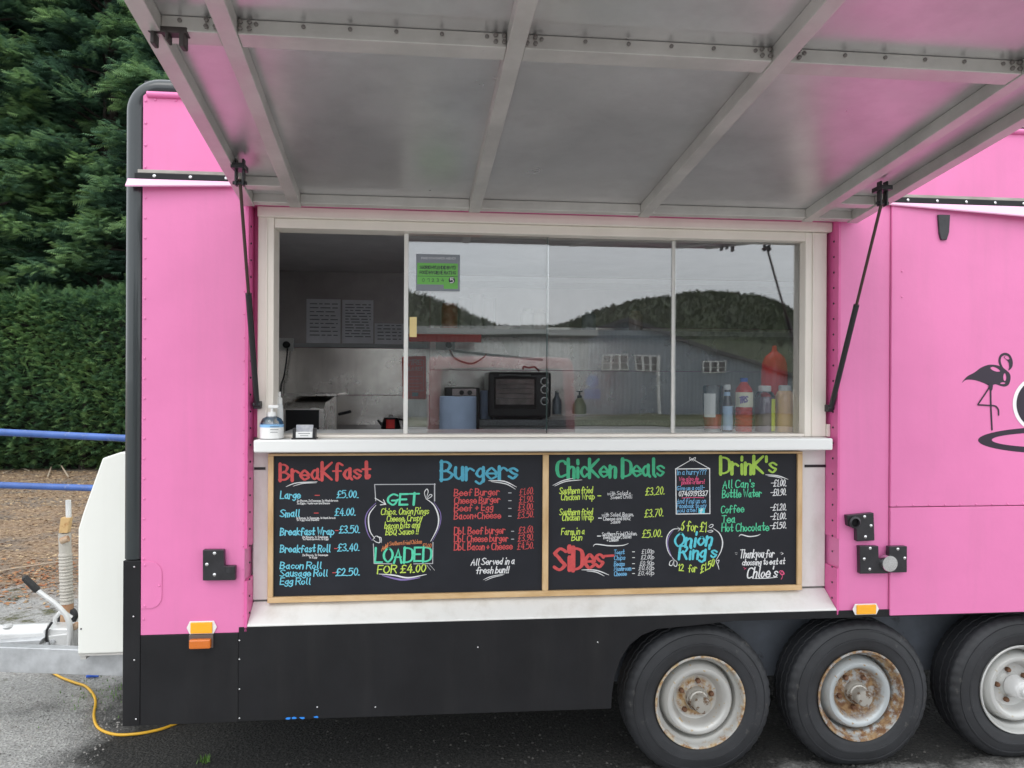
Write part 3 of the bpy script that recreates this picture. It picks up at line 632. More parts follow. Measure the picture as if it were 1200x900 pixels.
# centre panel
LN(H1, S1, [(690, 300), (683, 200), (1058, 198)], 5, 'grey', sm=False, taper=False); LN(H1, S2, [(208, 198), (208, 300)], 7, 'grey', taper=False)
LN(H1, S1, [(687, 285), (750, 322)], 5, 'white', taper=False); LN(H1, S1, [(720, 326), (752, 323), (738, 295)], 5, 'white', sm=False, taper=False)
T(H1, S1, 'GET', 766, 955, 325, 322, 66, 15, 'mint', nib=.3, slant=.05)
for t, x0, x1, y in (('Chips. Onion Rings', 722, 1020, 387), ('Cheese, Crispy', 758, 980, 430), ('bacon bits and', 745, 966, 473), ('BBQ Sauce !!', 752, 956, 513)): T(H1, S1, t, x0, x1, y, y - 6, 38, 6.3, 'lime', nib=.15, slant=.18)
LN(H1, S1, [(690, 315), (640, 370), (625, 430), (640, 500), (665, 545)], 7, 'purple'); LN(H1, S1, [(690, 330), (652, 380), (645, 430), (655, 490), (682, 532)], 8, 'white')
LN(H1, S1, [(670, 545), (690, 520), (712, 530), (715, 560), (690, 555), (672, 540)], 5, 'white'); LN(H1, S1, [(700, 525), (722, 530), (725, 560)], 5, 'white')
LN(H1, S2, [(158, 290), (205, 330), (232, 400), (225, 470), (185, 550)], 9, 'white'); LN(H1, S2, [(205, 310), (245, 380), (238, 460), (195, 552)], 5, 'purple')
for q in ([(155, 290), (145, 250), (160, 228), (168, 245), (158, 280)], [(160, 288), (180, 262), (192, 268), (178, 282), (160, 288)]): LN(H1, S2, q, 5, 'white')
T(H1, S1, 'Add', 727, 765, 612, 590, 26, 7, 'orange', nib=.1); T(H1, S1, 'Southern Fried Chicken', 775, 975, 578, 565, 24, 4, 'orange', nib=.1); T(H1, S2, '\u00a31.00', 135, 188, 588, 592, 24, 4.5, 'orange', nib=.1)
T(H1, S1, 'LOADED', 686, 1035, 684, 674, 84, 15, 'mint', nib=.4, slant=.05)
LN(H1, S1, [(675, 570), (680, 690), (790, 692)], 5, 'grey', sm=False, taper=False); LN(H1, S2, [(198, 560), (196, 690), (80, 692)], 5, 'grey', sm=False, taper=False)
T(H1, S1, 'FOR \u00a34.00', 700, 1000, 750, 742, 48, 9.5, 'lime', nib=.25)
LN(H1, S1, [(712, 755), (800, 762), (890, 778), (1002, 758)], 9, 'white'); LN(H1, S1, [(735, 765), (850, 790), (960, 778)], 12, 'purple')
for q in ([(160, 700), (182, 730)], [(178, 698), (208, 732)]): LN(H1, S2, q, 5, 'white')
T(H1, S2, 'Burgers', 250, 716, 168, 160, 108, 22, 'teal', **big)
LN(H1, S2, [(545, 176), (640, 180), (715, 215)], 7, 'white'); LN(H1, S2, [(560, 182), (650, 196), (708, 228)], 6, 'white')
for t, x1, y, ps, px0 in (('Beef Burger', 610, 270, '\u00a31.60.', 735), ('Cheese Burger', 613, 318, '\u00a31.90.', 733), ('Beef + Egg', 570, 366, '\u00a33.00.', 727), ('Bacon+Cheese', 618, 414, '\u00a33.50.', 724),
        ('Dbl. Beef burger', 645, 508, '\u00a33.60.', 730), ('Dbl. Cheese burger', 663, 557, '\u00a33.90.', 726), ('Dbl. Bacon + Cheese', 690, 607, '\u00a34.50.', 722)):
    T(H1, S2, t, 330, x1, y, y - 6, 41, 7.4, 'red', nib=.2, slant=.06); T(H1, S2, ps, px0, 822, y - 4, y - 12, 40, 5.6, 'red', slant=.15)
    if 'Bacon +' not in t: LN(H1, S2, [(668 + (18 if 'Dbl' in t else 0), y - 18), (682 + (16 if 'Dbl' in t else 0), y - 18)], 5, 'grey', taper=False)
T(H1, S2, 'All Served in a', 434, 702, 700, 692, 38, 7, 'white', slant=.25, nib=.15); T(H1, S2, 'fresh bun!!', 465, 672, 752, 746, 38, 7.5, 'white', slant=.25, nib=.15)
LN(H1, S2, [(512, 790), (560, 770), (640, 755)], 5, 'white'); LN(H1, S2, [(522, 797), (570, 776), (632, 762)], 4, 'white')
# right board
T(H2, S3, 'ChicKen Deals', 72, 772, 163, 154, 98, 22, 'dgreen', **big)
LN(H2, S3, [(45, 218), (110, 187), (175, 172)], 6, 'white'); LN(H2, S3, [(58, 222), (130, 192), (235, 182)], 6, 'white')
for t, x0, x1, y in (('Southern fried', 88, 308, 272), ('Chicken Wrap', 98, 318, 314), ('Southern fried', 88, 308, 414), ('Chicken Wrap', 106, 311, 450), ('Farm in a', 100, 250, 543), ('Bun', 168, 236, 583)):
    T(H2, S3, t, x0, x1, y, y - 5, 38, 6.4, 'lime', nib=.15, slant=.15)
for t, x0, x1, y in (('with Salad +', 404, 556, 284), ('Sweet Chilli', 424, 566, 308), ('with Salad, Bacon,', 367, 575, 424), ('Cheese and BBQ', 376, 553, 450), ('Sauce', 426, 488, 471), ('Southern Fried Chicken,', 367, 598, 551), ('Beef burger, Bacon', 378, 560, 571), ('+ Cheese', 400, 476, 590)):
    T(H2, S3, t, x0, x1, y, y - 5, 22, 3.2, 'white', nib=0, slant=.1, jit=.4, name='small_print')
for x, y in ((342, 287), (347, 434), (340, 552)): LN(H2, S3, [(x, y), (x + 17, y)], 6, 'lime' if y < 300 else 'white', taper=False)
for t, x0, x1, y in (('\u00a33.20.', 656, 778, 284), ('\u00a33.70.', 650, 770, 427), ('\u00a35.00.', 634, 763, 562)): T(H2, S3, t, x0, x1, y, y - 8, 46, 7, 'lime', slant=.15)
LN(H2, S3, [(312, 618), (330, 606), (420, 616), (500, 614), (540, 602)], 7, 'white'); 
T(H2, S3, 'SiDes-', 60, 435, 775, 752, 128, 28, 'red', **big)
for t, x1, y, ps, px0 in (('Toast', 515, 672, '\u00a31.00p', 630), ('Chips', 520, 710, '\u00a32.00p', 626), ('Beans', 517, 750, '\u00a30.90p', 617), ('Mushroom', 560, 781, '\u00a30.60p', 610), ('Cheese', 530, 815, '\u00a30.40p', 606)):
    T(H2, S3, t, 448, x1, y, y - 3, 26, 4.6, 'blue', nib=.1); T(H2, S3, ps, px0, 711, y - 5, y - 7, 26, 3.4, 'white', nib=.1, slant=.2)
    LN(H2, S3, [(570, y - 16), (582, y - 16)], 4.5, 'white', taper=False)
LN(H2, S3, [(235, 775), (330, 778), (412, 808)], 7, 'white'); LN(H2, S3, [(270, 783), (330, 790), (382, 815)], 6, 'white')
LN(H2, S4, [(66, 110), (290, 108), (292, 404), (70, 407), (66, 110)], 6, 'white', sm=False, taper=False)
LN(H2, S4, [(68, 108), (176, 45), (289, 107)], 4.5, 'white', sm=False, taper=False)
LN(H2, S4, [(176, 46), (158, 32), (160, 48), (176, 44), (196, 34), (192, 50), (176, 46)], 5, 'white'); LN(H2, S4, [(172, 58), (176, 46), (182, 60)], 4, 'white', sm=False)
for t, x0, x1, y, c, h in (('In a hurry???', 74, 268, 148, 'blue', 30), ('We also do', 88, 218, 189, 'pink', 25), ('phone orders!', 106, 256, 211, 'pink', 25), ('Give us a call-', 75, 256, 250, 'blue', 25), ('07469191337', 88, 278, 290, 'white', 30),
        ('And find us on', 74, 264, 338, 'blue', 29), ('Facebook to say', 74, 268, 368, 'blue', 27), ('you ate!', 74, 204, 396, 'blue', 25)):
    T(H2, S4, t, x0, x1, y, y - 4, h, 4.0 if c != 'white' else 5.6, c, nib=0, slant=.08, jit=.3)
LN(H2, S4, [(108, 301), (180, 298), (250, 299)], 4, 'pink', taper=False)
a, b_ = at(*S4(216, 402), .0698), at(*S4(258, 368), .0698)
MB().box(a.x, b_.x, .0692, .0697, a.z, b_.z).build('chalk_square', CH['turq'], BP2)
Hf = Hand(.0691, BP2); Hf.line([S4(244, 374), S4(234, 376), S4(233, 398)], 1, 'white', sm=False, taper=False); Hf.line([S4(226, 385), S4(243, 385)], .8, 'white', taper=False)
T(H2, S4, "DrinK's", 362, 725, 138, 133, 92, 20, 'lgreen', **big)
LN(H2, S4, [(660, 148), (740, 155), (805, 178)], 7, 'white'); LN(H2, S4, [(675, 156), (730, 162), (765, 172)], 6, 'white')
for t, x0, x1, y, ps, px0, py in (("All Can's", 377, 583, 235, '-\u00a31.00.', 694, 226), ('Bottle Water', 374, 630, 298, '-\u00a30.90.', 692, 286), ('Coffee', 366, 516, 400, '-\u00a31.20.', 690, 384), ('Tea', 372, 455, 466, '-\u00a31.00.', 690, 444), ('Hot Chocolate', 370, 680, 521, '-\u00a31.50.', 687, 504)):
    T(H2, S4, t, x0, x1, y, y - 6, 44, 8, 'green', nib=.15, slant=.06); T(H2, S4, ps, px0, 793, py, py - 5, 38, 6, 'white', nib=.1, slant=.2)
LN(H2, S4, [(485, 552), (500, 543), (550, 555), (600, 550), (622, 541)], 7, 'white')
T(H2, S4, '6 for \u00a31', 102, 270, 514, 524, 56, 8.5, 'lime', slant=.15)
T(H2, S4, 'Onion', 60, 305, 620, 608, 76, 16, 'turq', nib=.4, slant=.15); T(H2, S4, "Ring's", 88, 334, 702, 692, 74, 16, 'turq', nib=.4, slant=.1)
T(H2, S4, '12', 82, 116, 778, 782, 40, 7.5, 'lime'); T(H2, S4, 'for', 150, 205, 788, 788, 44, 7.5, 'lime'); T(H2, S4, '\u00a31.50', 232, 320, 794, 748, 44, 8.5, 'lime', slant=.1)
LN(H2, S4, [(95, 505), (50, 508), (15, 545), (5, 600), (20, 660), (55, 706)], 7, 'white'); LN(H2, S4, [(50, 515), (20, 560), (15, 620), (45, 700)], 6, 'purple')
LN(H2, S4, [(78, 492), (97, 506), (82, 520)], 4, 'white', sm=False); LN(H2, S4, [(315, 503), (355, 535), (375, 590), (365, 650), (335, 706)], 8, 'white')
for q in ([(285, 490), (300, 476), (314, 480), (300, 496), (285, 490)], [(275, 520), (300, 514), (312, 520), (295, 527), (275, 520)], [(50, 708), (30, 720), (25, 742), (42, 745), (55, 712)], [(56, 710), (55, 745), (72, 750), (75, 725), (58, 710)], [(335, 715), (352, 712), (345, 735)], [(330, 712), (345, 745), (352, 772)]): LN(H2, S4, q, 5, 'white')
T(H2, S4, 'Thankyou for', 488, 716, 696, 690, 46, 7.5, 'white', slant=.25, nib=.2); T(H2, S4, 'choosing to eat at', 504, 786, 745, 736, 34, 6.5, 'white', slant=.2, nib=.1, jit=.5)
T(H2, S4, "Chloe's", 534, 738, 828, 820, 60, 10, 'white', slant=.25, nib=.2); LN(H2, S4, [(578, 832), (660, 830), (738, 824)], 5, 'white')
for q in ([(458, 660), (472, 664)], [(460, 670), (470, 674)], [(755, 664), (765, 658)], [(762, 674), (774, 667), (764, 662)]): LN(H2, S4, q, 4, 'white')
LN(H2, S4, [(514, 760), (526, 766)], 6, 'pink'); LN(H2, S4, [(520, 772), (530, 764)], 6, 'pink')
LN(H2, S4, [(750, 790), (765, 806), (780, 800), (768, 782), (762, 790)], 9, 'pink'); LN(H2, S4, [(766, 806), (770, 820), (762, 836)], 3.5, 'pink', taper=False); LN(H2, S4, [(764, 784), (758, 780), (750, 786)], 5, 'pink')

# sticker lettering
HS = Hand(YS - .0008, WF)
CH['ink'] = PRINT; CH['palegrey'] = mat('pale_print', (.6, .62, .65), .6)
HS.text('SGORIO HYLENDID BWYD', 492, 315, 534, 315.5, 3.6, .65, 'ink', nib=0, slant=0, jit=0); HS.text('FOOD HYGIENE RATING', 492, 321, 534, 321.5, 3.6, .65, 'ink', nib=0, slant=0, jit=0)
HS.line([(489.5, 323.5), (536, 324)], .5, 'ink', taper=False)
for k in range(5): HS.text(str(k), 495 + k * 5.6, 330, 497.5 + k * 5.6, 330, 3.5, .5, 'ink', nib=0, slant=0, jit=0)
q = at(529.5, 328.5, YS); MB().lathe([(.0125, 0), (.0125, -.0004)], (q.x, YS - .0009, q.z), 'y', 20).build('rating_disc', PRINT, WF)
HS2 = Hand(YS - .0016, WF); HS2.text('5', 528, 331.2, 531.4, 331.2, 5.4, .9, 'white', nib=0, slant=0, jit=0)
HS.text('FOOD STANDARDS AGENCY', 494, 303.5, 534, 304, 2.2, .4, 'palegrey', nib=0, slant=0, jit=0)
x0, x1, z0, z1 = rc(480, 371.5, 488.3, 395, YS); boxp('yellow_tag', mat('yellowed_label', (.70, .55, .25), .6), WF, x0, x1, YS - .001, YS + .001, z0, z1, bevel=0)

# ------------------------------------------------------------------ serving flap
FH = Vector((0, -.012, at(640, 241).z)); FA = rad(7.6); FL = 1.48
fxl, fxr = at(286, 232).x, at(1001, 256).x
def fp(x, l, d=0):   # along the flap l, below it d
    return Vector((x + l * .032, FH.y - l * math.cos(FA) - math.sin(FA) * d, FH.z + l * math.sin(FA) - math.cos(FA) * d))
def fbox(x0, x1, l0, l1, d0, d1):
    m_ = MB(); m_.hexa([fp(x0, l1, d1), fp(x1, l1, d1), fp(x1, l0, d1), fp(x0, l0, d1), fp(x0, l1, d0), fp(x1, l1, d0), fp(x1, l0, d0), fp(x0, l0, d0)]); return m_
FLAP = fbox(fxl, fxr, 0, FL, -.012, 0).build('serving_hatch', ALU, TR, label='raised aluminium hatch with bare metal underside')
fbox(fxl, fxr, 0, FL, -.016, -.0125).build('hatch_skin', PINK, FLAP, label='pink painted outer skin of the hatch')
def flx(u_h, v_h): return at(u_h, v_h, FH.y).x
ribs = [fxl, flx(340, 235), flx(549, 240), flx(747, 246), flx(938, 250)]
rw, rd = .042, .040
for i, x in enumerate(ribs + [fxr - rw]):
    fbox(x, x + rw, .003, FL - .002, .0006, rd).build('rib', ALUF, FLAP, bevel=.002)
alls = ribs + [fxr - rw]
lb = 1.045
for i in range(5):
    a, b_ = alls[i] + rw + .0005, alls[i + 1] - .0005
    fbox(a, b_, lb, lb + .055, .0008, rd - .003).build('crossbar', ALUF, FLAP, bevel=.002)
    fbox(a, b_, .006, .040, .0008, rd - .004).build('hinge_rail', ALUF, FLAP, bevel=.002)
    fbox(a, b_, FL - .045, FL - .004, .0008, rd - .003).build('edge_rail', ALUF, FLAP, bevel=.002)
    mb = MB()
    for x in np.arange(a + .04, b_ - .02, .105):
        c = fp(x, lb + .0552, .012); mb.lathe([(.005, 0), (.005, -.003), (.002, -.005)], c, 'y', 8)
    if mb.v: mb.build('crossbar_screws', mat('dull_screw', (.22, .20, .19), .5, metal=.5), FLAP, kind='stuff')
    if i > 0:
        for s_ in (-1, 1):
            x = alls[i] + (0 if s_ < 0 else rw); mb = MB()
            for dd in (.008, .024): 
                for dl in (-.006, .014): 
                    c = fp(x + s_ * .012, lb + .056, dd); mb.lathe([(.0055, .002), (.0055, -.005), (.003, -.007)], (c.x + dl * s_, c.y, c.z), 'y', 6)
            mb.build('joint_bolts', MATS['dull_screw'], FLAP, kind='stuff', smooth=True)
for a, b_ in ((alls[0] + rw + .001, alls[1] - .001), (alls[4] + rw + .001, alls[5] - .001)):
    fbox(a, b_, .15, .190, .0008, rd - .006).build('gusset', ALUF, FLAP, bevel=.002)
    fbox(a, b_, .0412, .149, .0008, .005).build('corner_plate', ALU, FLAP, bevel=.001)
# locking catches hanging from the hatch near the crossbar
for x in (fxl + .020, fxr - .075):
    b0 = MB()
    for (dx, w_, h_) in ((0, .010, .030), (.032, .007, .022), (.062, .012, .034)):
        p0 = fp(x + dx, lb + .045, rd - .004); b0.box(p0.x, p0.x + w_, p0.y - .012, p0.y + .02, p0.z - h_, p0.z)
    p0 = fp(x - .006, lb + .045, rd - .008); b0.box(p0.x, p0.x + .086, p0.y - .012, p0.y + .02, p0.z - .008, p0.z + .006)
    b0.build('hatch_catch', mat('brown_black_iron', (.06, .05, .048), .5, metal=.3, noise=.3, nscale=20), FLAP, bevel=.003)
# gas struts
for side in (0, 1):
    if side == 0: xt = at(281, 220, -.36).x; top = Vector((xt, -.36, 0)); bot = at(301, 474, .03)
    else: xt = at(1034, 235, -.36).x; top = Vector((xt, -.36, 0)); bot = at(974, 478, .03)
    zf = fp(0, .352, 0).z
    top.z = zf - .075
    S = MB().tube([top + (bot - top) * .47, bot], .0105, 14).build('gas_strut', PLASTB, TR, smooth=True, label=('left' if side == 0 else 'right') + ' gas strut holding up the hatch')
    MB().tube([top, top + (bot - top) * .48], .0055, 10).build('strut_rod', BRONZE, S, smooth=True)
    mb = MB()
    for dx in (-.014, .009): mb.box(top.x + dx, top.x + dx + .006, top.y - .012, top.y + .012, top.z - .022, zf - .012)
    mb.box(top.x - .022, top.x + .02, top.y - .03, top.y + .03, zf - .046, zf - .03); mb.lathe([(.006, -.022), (.006, .022)], (top.x, top.y, top.z - .012), 'x', 8)
    mb.build('strut_bracket', DARKM, S, bevel=.001)
    mb = MB(); mb.lathe([(.010, -.014), (.010, .014)], bot, 'x', 10); mb.box(bot.x - .014, bot.x + .014, bot.y, RY + .005, bot.z - .016, bot.z + .012)
    mb.build('strut_foot', DARKM, S, bevel=.002)
# hook on the right hatch under the gutter
q = at(1105, 268, -.012)
MB().prism([(q.x - .026, q.z + .055), (q.x - .020, q.z - .018), (q.x - .012, q.z - .046), (q.x + .012, q.z - .046), (q.x + .022, q.z - .015), (q.x + .026, q.z + .055)], -.020, -.0105).build('hinge_plate', DARKM, TR, bevel=.002)

# ------------------------------------------------------------------ locks and reflectors
def screws(mb, pts, y):
    for u, v in pts: q = at(u, v, y); mb.lathe([(.0062, .002), (.0062, -.002), (.003, -.004)], (q.x, y, q.z), 'y', 8)
yl = -.024
def lockplate(pts, lab, scr):
    P = [at(u, v, yl) for u, v in pts]
    o = MB().prism([(q.x, q.z) for q in P], yl, -.0005).build('lock_plate', DARKM, TR, bevel=.002, label=lab)
    mb = MB(); screws(mb, scr, yl); mb.build('lock_screws', CHROME, o, kind='stuff', smooth=True); return o
lockplate([(237.5, 680.5), (275.5, 680), (275.5, 663.5), (263, 663.5), (262, 644.5), (237.5, 644.5)], 'black L shaped lock plate on the left pink panel', [(251.5, 648.5), (242.5, 661.5), (251.5, 673.5)])
q = at(269.5, 666, yl); MB().lathe([(.019, .012), (.019, -.010), (.012, -.010), (.012, -.002)], (q.x, yl + .010, q.z - .006), 'z', 16).build('lock_eye', DARKM, TR, smooth=True)
o = lockplate([(1004.5, 634.5), (1025, 633.5), (1024, 601), (992.5, 604), (994, 616.5), (1004, 620)], 'upper black lock plate on the narrow pink panel', [(1013, 605.5), (1020.5, 616), (1014, 629)])
q = at(1001, 612, yl); MB().lathe([(.024, .01), (.024, -.008), (.017, -.012), (.017, 0)], (q.x, yl, q.z), 'y', 18).build('lock_hood', DARKM, TR, smooth=True)
lockplate([(1008, 672.5), (1041, 672), (1041, 655), (1030, 655), (1029.5, 640), (1007.5, 640)], 'left half of the lower black lock', [(1019.5, 642.5), (1012.5, 655), (1019, 667)])
yl = -.034
o = MB().box(at(1042, 660, yl).x, at(1063, 660, yl).x, yl, -.0105, at(1050, 671, yl).z, at(1050, 640.5, yl).z).build('lock_plate', DARKM, TR, bevel=.002, label='right half of the lower black lock holding a round steel padlock')
mb = MB(); screws(mb, [(1052, 643.5), (1060, 654)], yl); mb.build('lock_screws', CHROME, o, kind='stuff', smooth=True)
q = at(1041.5, 660, yl); MB().lathe([(.0315, .02), (.0325, -.006), (.031, -.010), (.010, -.0105)], (q.x, yl, q.z), 'y', 28).build('padlock', CHROME, o, smooth=True, label='round brushed steel padlock')
yl = -.02
def reflector(u0, v0, u1, v1, m, Y, frame=PLASTW):
    a, b_, c, d = rc(u0, v0, u1, v1, Y); cz = (c + d) / 2
    o = MB().prism([(a - .004, c - .003), (b_ + .004, c - .003), (b_ + .015, cz), (b_ + .004, d + .003), (a - .004, d + .003), (a - .015, cz)], Y, Y + .004).build('side_reflector', frame, TR, bevel=.001)
    MB().box(a, b_, Y - .006, Y + .001, c, d).build('reflector_lens', m, o, bevel=.002); return o
reflector(223.5, 729, 249, 742, AMBER, -.0055)
a, b_, c, d = rc(221, 744, 249.5, 760, -.01)
o = MB().box(a, b_, -.008, -.0015, c, d).build('side_marker_lamp', mat('lamp_base', (.12, .09, .08), .6), TR, bevel=.002)
MB().box(a + .006, b_ - .004, -.030, -.0085, c + .004, d - .012).build('lamp_lens', AMBERD, o, bevel=.005)
reflector(1003.5, 708.5, 1026, 719.5, AMBER, -.0145)

# ------------------------------------------------------------------ flamingo graphic and ring on the right door
VINYL = mat('black_vinyl', (.022, .012, .026), .35)
WV = mat('white_vinyl', (.85, .83, .83), .4)
Yd = -.0107
def F(x, y): return at(1120 + x / 6.43, 400 + y / 6.43, Yd)
def shape(pts, m, y=Yd, sm=True, name='flamingo_graphic', parent=door, hole=None):
    P = [F(*p) for p in pts]; P = [(q.x, q.z) for q in P]
    if sm: P = smooth_pts(P + [P[0]], 5)[:-1]
    import bmesh
    b = bmesh.new(); vv = [b.verts.new((x, y, z)) for x, z in P]
    es = [b.edges.new((vv[i], vv[(i + 1) % len(vv)])) for i in range(len(vv))]
    if hole:
        for hp in hole:
            Hh = [F(*p) for p in hp]; Hh = smooth_pts([(q.x, q.z) for q in Hh] + [(F(*hp[0]).x, F(*hp[0]).z)], 5)[:-1]
            hv = [b.verts.new((x, y, z)) for x, z in Hh]; es += [b.edges.new((hv[i], hv[(i + 1) % len(hv)])) for i in range(len(hv))]
    bmesh.ops.triangle_fill(b, edges=es, use_beauty=True)
    for f_ in b.faces:
        if f_.normal.y > 0: f_.normal_flip()
    me = MB(); b.verts.index_update(); me.v = [tuple(v.co) for v in b.verts]; me.f = [tuple(v.index for v in f_.verts) for f_ in b.faces]; b.free()
    return me.build(name, m, parent)
shape([(48, 312), (62, 290), (90, 262), (140, 235), (180, 205), (215, 187), (255, 176), (300, 178), (335, 190), (350, 215), (372, 222), (395, 228), (412, 255), (412, 290), (400, 325), (375, 340), (345, 338), (300, 324), (272, 332), (245, 330), (200, 310), (140, 292), (80, 290)],
      VINYL, hole=[[(262, 200), (285, 192), (315, 205), (335, 225), (310, 228), (280, 218)], [(362, 248), (372, 242), (380, 265), (378, 292), (366, 298), (359, 275)], [(335, 316), (352, 308), (372, 312), (368, 320), (345, 321)]])
hd = MB()
def rib2(pts, w, y=Yd - .0004, m=VINYL, taper=False, name='flamingo_graphic'):
    P = [F(*p) for p in pts]; P = smooth_pts([(q.x, q.z) for q in P], 6); mb = MB(); ribbon(mb, P, w / 6.43 / 283, y, 0, taper); return mb.build(name, m, door)
rib2([(378, 226), (352, 205), (336, 175), (330, 140), (342, 108), (372, 95), (402, 108), (418, 140), (420, 170)], 18)
shape([(395, 110), (412, 112), (428, 150), (427, 185), (414, 208), (395, 219), (402, 195), (398, 160), (380, 138), (362, 122), (372, 108)], VINYL, y=Yd - .0008, hole=[[(366, 118), (385, 108), (404, 118), (402, 134), (385, 136)]])
rib2([(262, 322), (262, 400), (264, 500), (268, 580), (272, 662)], 13, Yd - .0012); rib2([(262, 330), (220, 395), (168, 472)], 11, Yd - .0016)
rib2([(168, 478), (230, 482), (290, 486), (310, 500), (320, 520), (321, 552)], 11, Yd - .002); shape([(246, 322), (276, 322), (272, 366), (256, 370), (248, 350)], VINYL, y=Yd - .0024)
# ellipse pond (ring) running on to the right
def ell(cx, cy, rx, ry, n=56, a0=0): return [(cx + rx * math.cos(2 * math.pi * i / n), cy + ry * math.sin(2 * math.pi * i / n)) for i in range(n)]
shape(ell(790, 745, 622, 102), VINYL, sm=False, name='ring_graphic', hole=[ell(800, 743, 528, 60, 24)])
# edge of the big black letter with white outline
shape(ell(625, 472, 196, 208), WV, sm=False, name='letter_graphic', y=Yd - .0005); shape(ell(632, 472, 176, 188), VINYL, sm=False, name='letter_graphic', y=Yd - .0012)

# ------------------------------------------------------------------ wheels
def rim_mat(name, base, rust_in, rust_out, rcol, rcol2):
    m = bpy.data.materials.new(name); m.use_nodes = True; n = m.node_tree; b = n.nodes['Principled BSDF']; lk = n.links.new
    tcn = n.nodes.new('ShaderNodeTexCoord'); sp = n.nodes.new('ShaderNodeSeparateXYZ'); lk(tcn.outputs['Object'], sp.inputs[0])
    cb = n.nodes.new('ShaderNodeCombineXYZ'); lk(sp.outputs['X'], cb.inputs[0]); lk(sp.outputs['Z'], cb.inputs[2])
    ln = n.nodes.new('ShaderNodeVectorMath'); ln.operation = 'LENGTH'; lk(cb.outputs[0], ln.inputs[0])
    t = n.nodes.new('ShaderNodeTexNoise'); t.inputs['Scale'].default_value = 28; t.inputs['Detail'].default_value = 9; t.inputs['Roughness'].default_value = .7; lk(tcn.outputs['Object'], t.inputs['Vector'])
    def M(op, a, c):
        x = n.nodes.new('ShaderNodeMath'); x.operation = op; x.use_clamp = op == 'MAXIMUM'
        for i, q in enumerate((a, c)):
            if isinstance(q, (int, float)): x.inputs[i].default_value = q
            else: lk(q, x.inputs[i])
        return x.outputs[0]
    rn = M('ADD', ln.outputs['Value'], M('MULTIPLY', M('SUBTRACT', t.outputs[0], .5), .07))
    def mr(x, a, c, d, e):
        r = n.nodes.new('ShaderNodeMapRange'); lk(x, r.inputs[0])
        for i, q in enumerate((a, c, d, e)): r.inputs[i + 1].default_value = q
        return r.outputs[0]
    inner = mr(rn, rust_in - .008, rust_in + .006, 1, 0); outer = mr(rn, rust_out - .006, rust_out + .008, 0, 1)
    t2 = n.nodes.new('ShaderNodeTexNoise'); t2.inputs['Scale'].default_value = 45; t2.inputs['Detail'].default_value = 8; lk(tcn.outputs['Object'], t2.inputs['Vector'])
    pit = mr(t2.outputs[0], .64, .68, 0, 1)
    patch = mr(t.outputs[0], .40, .52, 0.15, 1)
    f = M('MAXIMUM', M('MULTIPLY', M('MAXIMUM', inner, outer), patch), pit)
    rc_ = n.nodes.new('ShaderNodeValToRGB'); rc_.color_ramp.elements[0].color = (*rcol, 1); rc_.color_ramp.elements[1].color = (*rcol2, 1); rc_.color_ramp.elements[0].position = .4; rc_.color_ramp.elements[1].position = .6; lk(t2.outputs[0], rc_.inputs[0])
    x = n.nodes.new('ShaderNodeMixRGB'); lk(f, x.inputs[0]); x.inputs[1].default_value = (*base, 1); lk(rc_.outputs[0], x.inputs[2]); lk(x.outputs[0], b.inputs['Base Color'])
    lk(mr(f, 0, 1, .38, .85), b.inputs['Roughness']); b.inputs['Metallic'].default_value = .3
    bn = n.nodes.new('ShaderNodeBump'); bn.inputs['Strength'].default_value = .35; bn.inputs['Distance'].default_value = .002; lk(f, bn.inputs['Height']); lk(bn.outputs[0], b.inputs['Normal'])
    return m
RIMS = [rim_mat('white_rim_golden_rust', (.50, .495, .47), .080, .176, (.30, .15, .05), (.52, .40, .24)), rim_mat('pale_rim_heavy_rust', (.44, .47, .475), .104, .155, (.20, .10, .05), (.38, .25, .13)), rim_mat('silver_rim_clean', (.52, .52, .50), .02, .30, (.38, .33, .24), (.5, .45, .35))]
TY = .035     # outer face of tyres
def tyre_mesh(cx, cz, seed):
    Ro, wd = .302, .185
    prof = [(.182, .010), (.190, .004), (.205, .001), (.2245, -.003), (.226, -.0055), (.232, -.0055), (.2335, -.003), (.250, -.001), (.262, .002), (.2635, -.001), (.268, 0), (.2695, .004), (.280, .008), (.289, .015), (.296, .026), (.2985, .030), (.2985, .046), (.293, .047), (.293, .053), (.3, .054), (.3, .082), (.294, .083), (.294, .090), (.3, .091), (.3, .125), (.293, .126), (.293, .132), (.2985, .133), (.296, .159), (.28, .177), (.25, .185), (.2, .185), (.182, .178)]
    seg = 180
    def wp(j, k):
        a = 0
        if j in (12, 13, 14, 15) or j in (27, 28): a = -.0035 if (k % 4) == 0 else 0
        elif j in (16, 19, 20, 23, 24): a = -.004 if (k % 4) == (j % 3) else 0
        # a tyre under load bulges and flattens at the ground
        ang = 2 * math.pi * k / seg; s_ = max(0, -math.sin(ang)) ** 24
        return a - .010 * s_ * (prof[j][0] / .3) ** 2
    mb = MB(); mb.lathe([(r * 1.007, h + TY) for r, h in prof], (cx, 0, cz), 'y', seg, closed=True, warp=wp); return mb
HZ = .291
